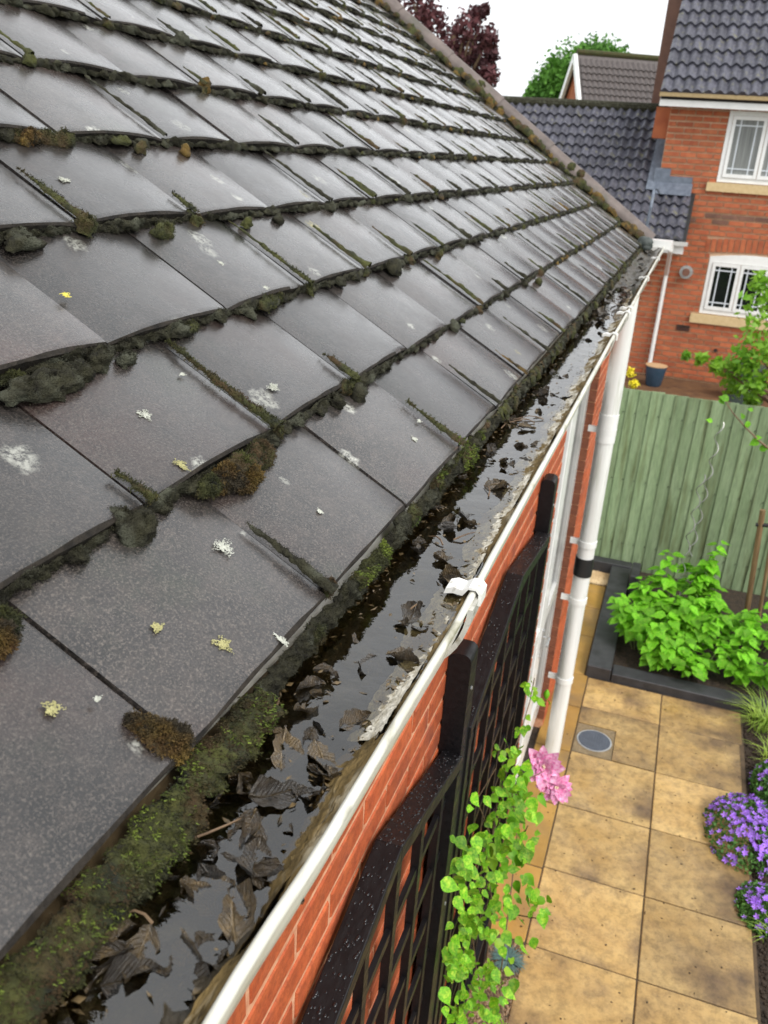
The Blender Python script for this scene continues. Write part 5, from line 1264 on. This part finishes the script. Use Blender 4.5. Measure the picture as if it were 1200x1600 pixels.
# ================================================================== TREES AND SHRUBS BEYOND
def foliage(C_, R_, n, s, m_, name, parent, hollow=.3):
    C_ = np.asarray(C_, float); R_ = np.asarray(R_, float); idx = rng.integers(0, len(C_), n); d = rng.normal(size=(n, 3)); d /= np.linalg.norm(d, axis=1)[:, None]
    P = C_[idx] + d * R_[idx][:, None] * (hollow + (1 - hollow) * rng.random((n, 1)) ** .5) * rng.uniform(.7, 1.35, (n, 1)); a = d * .5 + rng.normal(0, .6, (n, 3)); a /= np.linalg.norm(a, axis=1)[:, None]
    t = np.cross(a, rng.normal(size=(n, 3))); t /= np.linalg.norm(t, axis=1)[:, None]; u = np.cross(a, t); S_ = rng.uniform(.6, 1.3, (n, 1)) * s
    V = np.stack([P - t * S_, P - u * S_ * .5, P + t * S_, P + u * S_ * .5], 1).reshape(-1, 3)
    return tag(link(name, raw_mesh(name, V, np.arange(n * 4).reshape(-1, 4), m_, False), parent), kind=None)
def tree(name, label, base, lobes, n, s, m_, trunk_r=.25, group=None):
    t = thing(name, label, 'tree', base, group); B_ = Vector(base); C_ = [Vector(l[:3]) - B_ for l in lobes]; R_ = [l[3] for l in lobes]
    mb = MB(); top = sum(C_, Vector()) / len(C_); mb.tube([(0, 0, 0), top * .5, top], [trunk_r, trunk_r * .7, trunk_r * .3], 8)
    for c in C_: mb.tube([top * .55, top * .55 + (c - top * .55) * .6 + Vector((0, 0, .1)), c], [trunk_r * .4, trunk_r * .25, trunk_r * .08], 6)
    mb.build('trunk', M_stem, t, smooth=True); foliage([c[:] for c in C_], R_, n, s, m_, 'crown', t); return t
random.seed(9)
def lob(pts, y, jit=1.0): return [(*at(px, py, y=y + random.uniform(-jit, jit))[:], r) for (px, py, r) in pts]
tree('copper_tree', 'tree with dark copper-purple foliage rising behind the roof verge', (at(690, 60, y=30).x, 30, 0),
     lob([(650, 5, .8), (640, -30, 1.3), (672, 30, .45), (705, 60, .50), (728, 42, .42), (745, 22, .25), (738, 75, .55), (762, 62, .35), (750, 98, .5), (768, 85, .2), (705, 100, .55), (725, 120, .6), (650, 50, .9), (600, -60, 2.0), (757, 15, .14), (765, 118, .3), (690, 90, .5)], 30, .8), 5200, .10, M_purpt)
tree('green_tree', 'round bright green tree behind the distant gabled house', (at(905, 130, y=52).x, 52, 0),
     lob([(905, 112, 1.5), (880, 122, 1.3), (862, 138, 1.1), (935, 100, 1.2), (955, 105, 1.0), (848, 150, .9), (900, 140, 1.8), (940, 90, .6), (915, 92, .6), (872, 112, .6), (838, 150, .5)], 52, .8), 15000, .14, M_crown)
# young tree at the right with bright leaves
tree('young_tree', 'young tree with bright yellow-green leaves reaching in front of the lower window', (2.6, 12.5, 0),
     lob([(1190, 480, .28), (1200, 520, .30), (1175, 545, .24), (1190, 580, .30), (1160, 570, .18), (1140, 580, .16), (1120, 572, .10), (1150, 605, .14), (1185, 440, .12), (1095, 560, .07), (1205, 560, .35), (1210, 460, .2), (1180, 605, .15), (1072, 556, .035), (1175, 625, .1)], 12.3, .25), 1700, .055, M_leaft, .05)
# one thin branch in front of the fence
br = thing('overhanging_branch', 'thin bare branch with a few young leaves crossing in front of the green fence', 'branch', at(1205, 705, y=7.6)); BO = -br.location
ch = [(1130, 622), (1145, 645), (1165, 668), (1185, 688), (1215, 712), (1260, 740)]
MB().tube([at(a, b_, y=7.6) + BO for a, b_ in ch], [.004, .006, .007, .009, .011, .014], 6).build('twig', M_stem, br, smooth=True)
for (px, py, s) in ((1131, 622, .09), (1128, 628, .07), (1160, 650, .06), (1168, 664, .07), (1185, 684, .06), (1178, 692, .09), (1195, 700, .09), (1108, 657, .06), (1172, 640, .05)):
    mt = orient(Vector((.2, -.7, .7)).normalized(), Vector((random.uniform(-1, 1), 0, random.uniform(-.6, .6)))).to_4x4() @ Matrix.Scale(s, 4); mt.translation = at(px, py, y=7.6) + BO; link('leaf', random.choice(RL), br, mtx=mt)
# pot, bin, yellow flowers
P = at(1022, 592, y=17.6); pt = thing('plant_pot', 'dark blue glazed pot with tan rim at the foot of the far brick wall', 'pot', (P.x, 17.6, 0))
pot = MB(); n = 24; rings = [(0, .13), (.03, .15), (.22, .18), (.38, .205), (.39, .205), (.39, .17), (.33, .16)]
for (z_, r_) in rings: pot.v += [(r_ * math.cos(6.2832 * i / n), r_ * math.sin(6.2832 * i / n), z_) for i in range(n)]
for k in range(len(rings) - 1):
    for i in range(n): j = (i + 1) % n; pot.f.append((k * n + i, k * n + j, k * n + n + j, k * n + n + i))
pot.build('pot_body', M_pot, pt, smooth=True)
MB().tube([(0, 0, .392), (0, 0, .41)], .208, 24).build('pot_rim', M_pots, pt, smooth=True)
P = at(1158, 598, y=17.4); cb = thing('compost_bin', 'dark green compost bin half hidden by the young tree', 'bin', (P.x + .1, 17.4, 0))
MB().tube([(0, 0, 0), (0, 0, .62)], [.36, .27], 20).build('bin_body', M_bin, cb, smooth=True); MB().tube([(0, 0, .62), (0, 0, .68), (0, 0, .72)], [.30, .29, .12], 20).build('lid', M_bin, cb, smooth=True)
yb = thing('yellow_flowering_plant', 'bright yellow flowering plant seen behind the white downpipe above the fence', 'plant', (at(962, 590, y=10.5).x, 10.5, 0))
lbs = [at(px, py, y=10.5) - yb.location for px, py in ((952, 598), (958, 582), (948, 610), (985, 582), (990, 600))]
MB().tube([(0, 0, 0), lbs[0], lbs[1]], [.02, .012, .006], 6).build('stem', M_gstem, yb); tag(foliage([c[:] for c in lbs], [.12, .09, .12, .05, .05], 500, .03, M_yel, 'flowers', yb), kind='stuff'); foliage([(lbs[0] - Vector((0, 0, .35)))[:]], [.35], 700, .04, M_green, 'foliage', yb)
# dark lump and moss where the gutter ends
P = at(1008, 382, y=6.2); C_ = [tuple(P + Vector([random.uniform(-.02, .02) for _ in range(3)])) for _ in range(24)]
V, Fc = blobs(C_, [random.uniform(.025, .04) for _ in C_], 2, .04); M_lump = mat('dark_wire_balloon', (.03, .04, .035), (.07, .08, .075), rough=.6, scale=30)
tag(link('leaf_guard', raw_mesh('leaf_guard', V, Fc, M_lump)), 'dark round leaf guard clogged with moss at the far end of the gutter', 'leaf guard')
print('tiles in view', len(vis), 'bricks', len(bricks), 'far bricks', len(fb), 'leaves', tot, 'moss', [sum(len(a[0]) for a in v) for v in MP.values()])
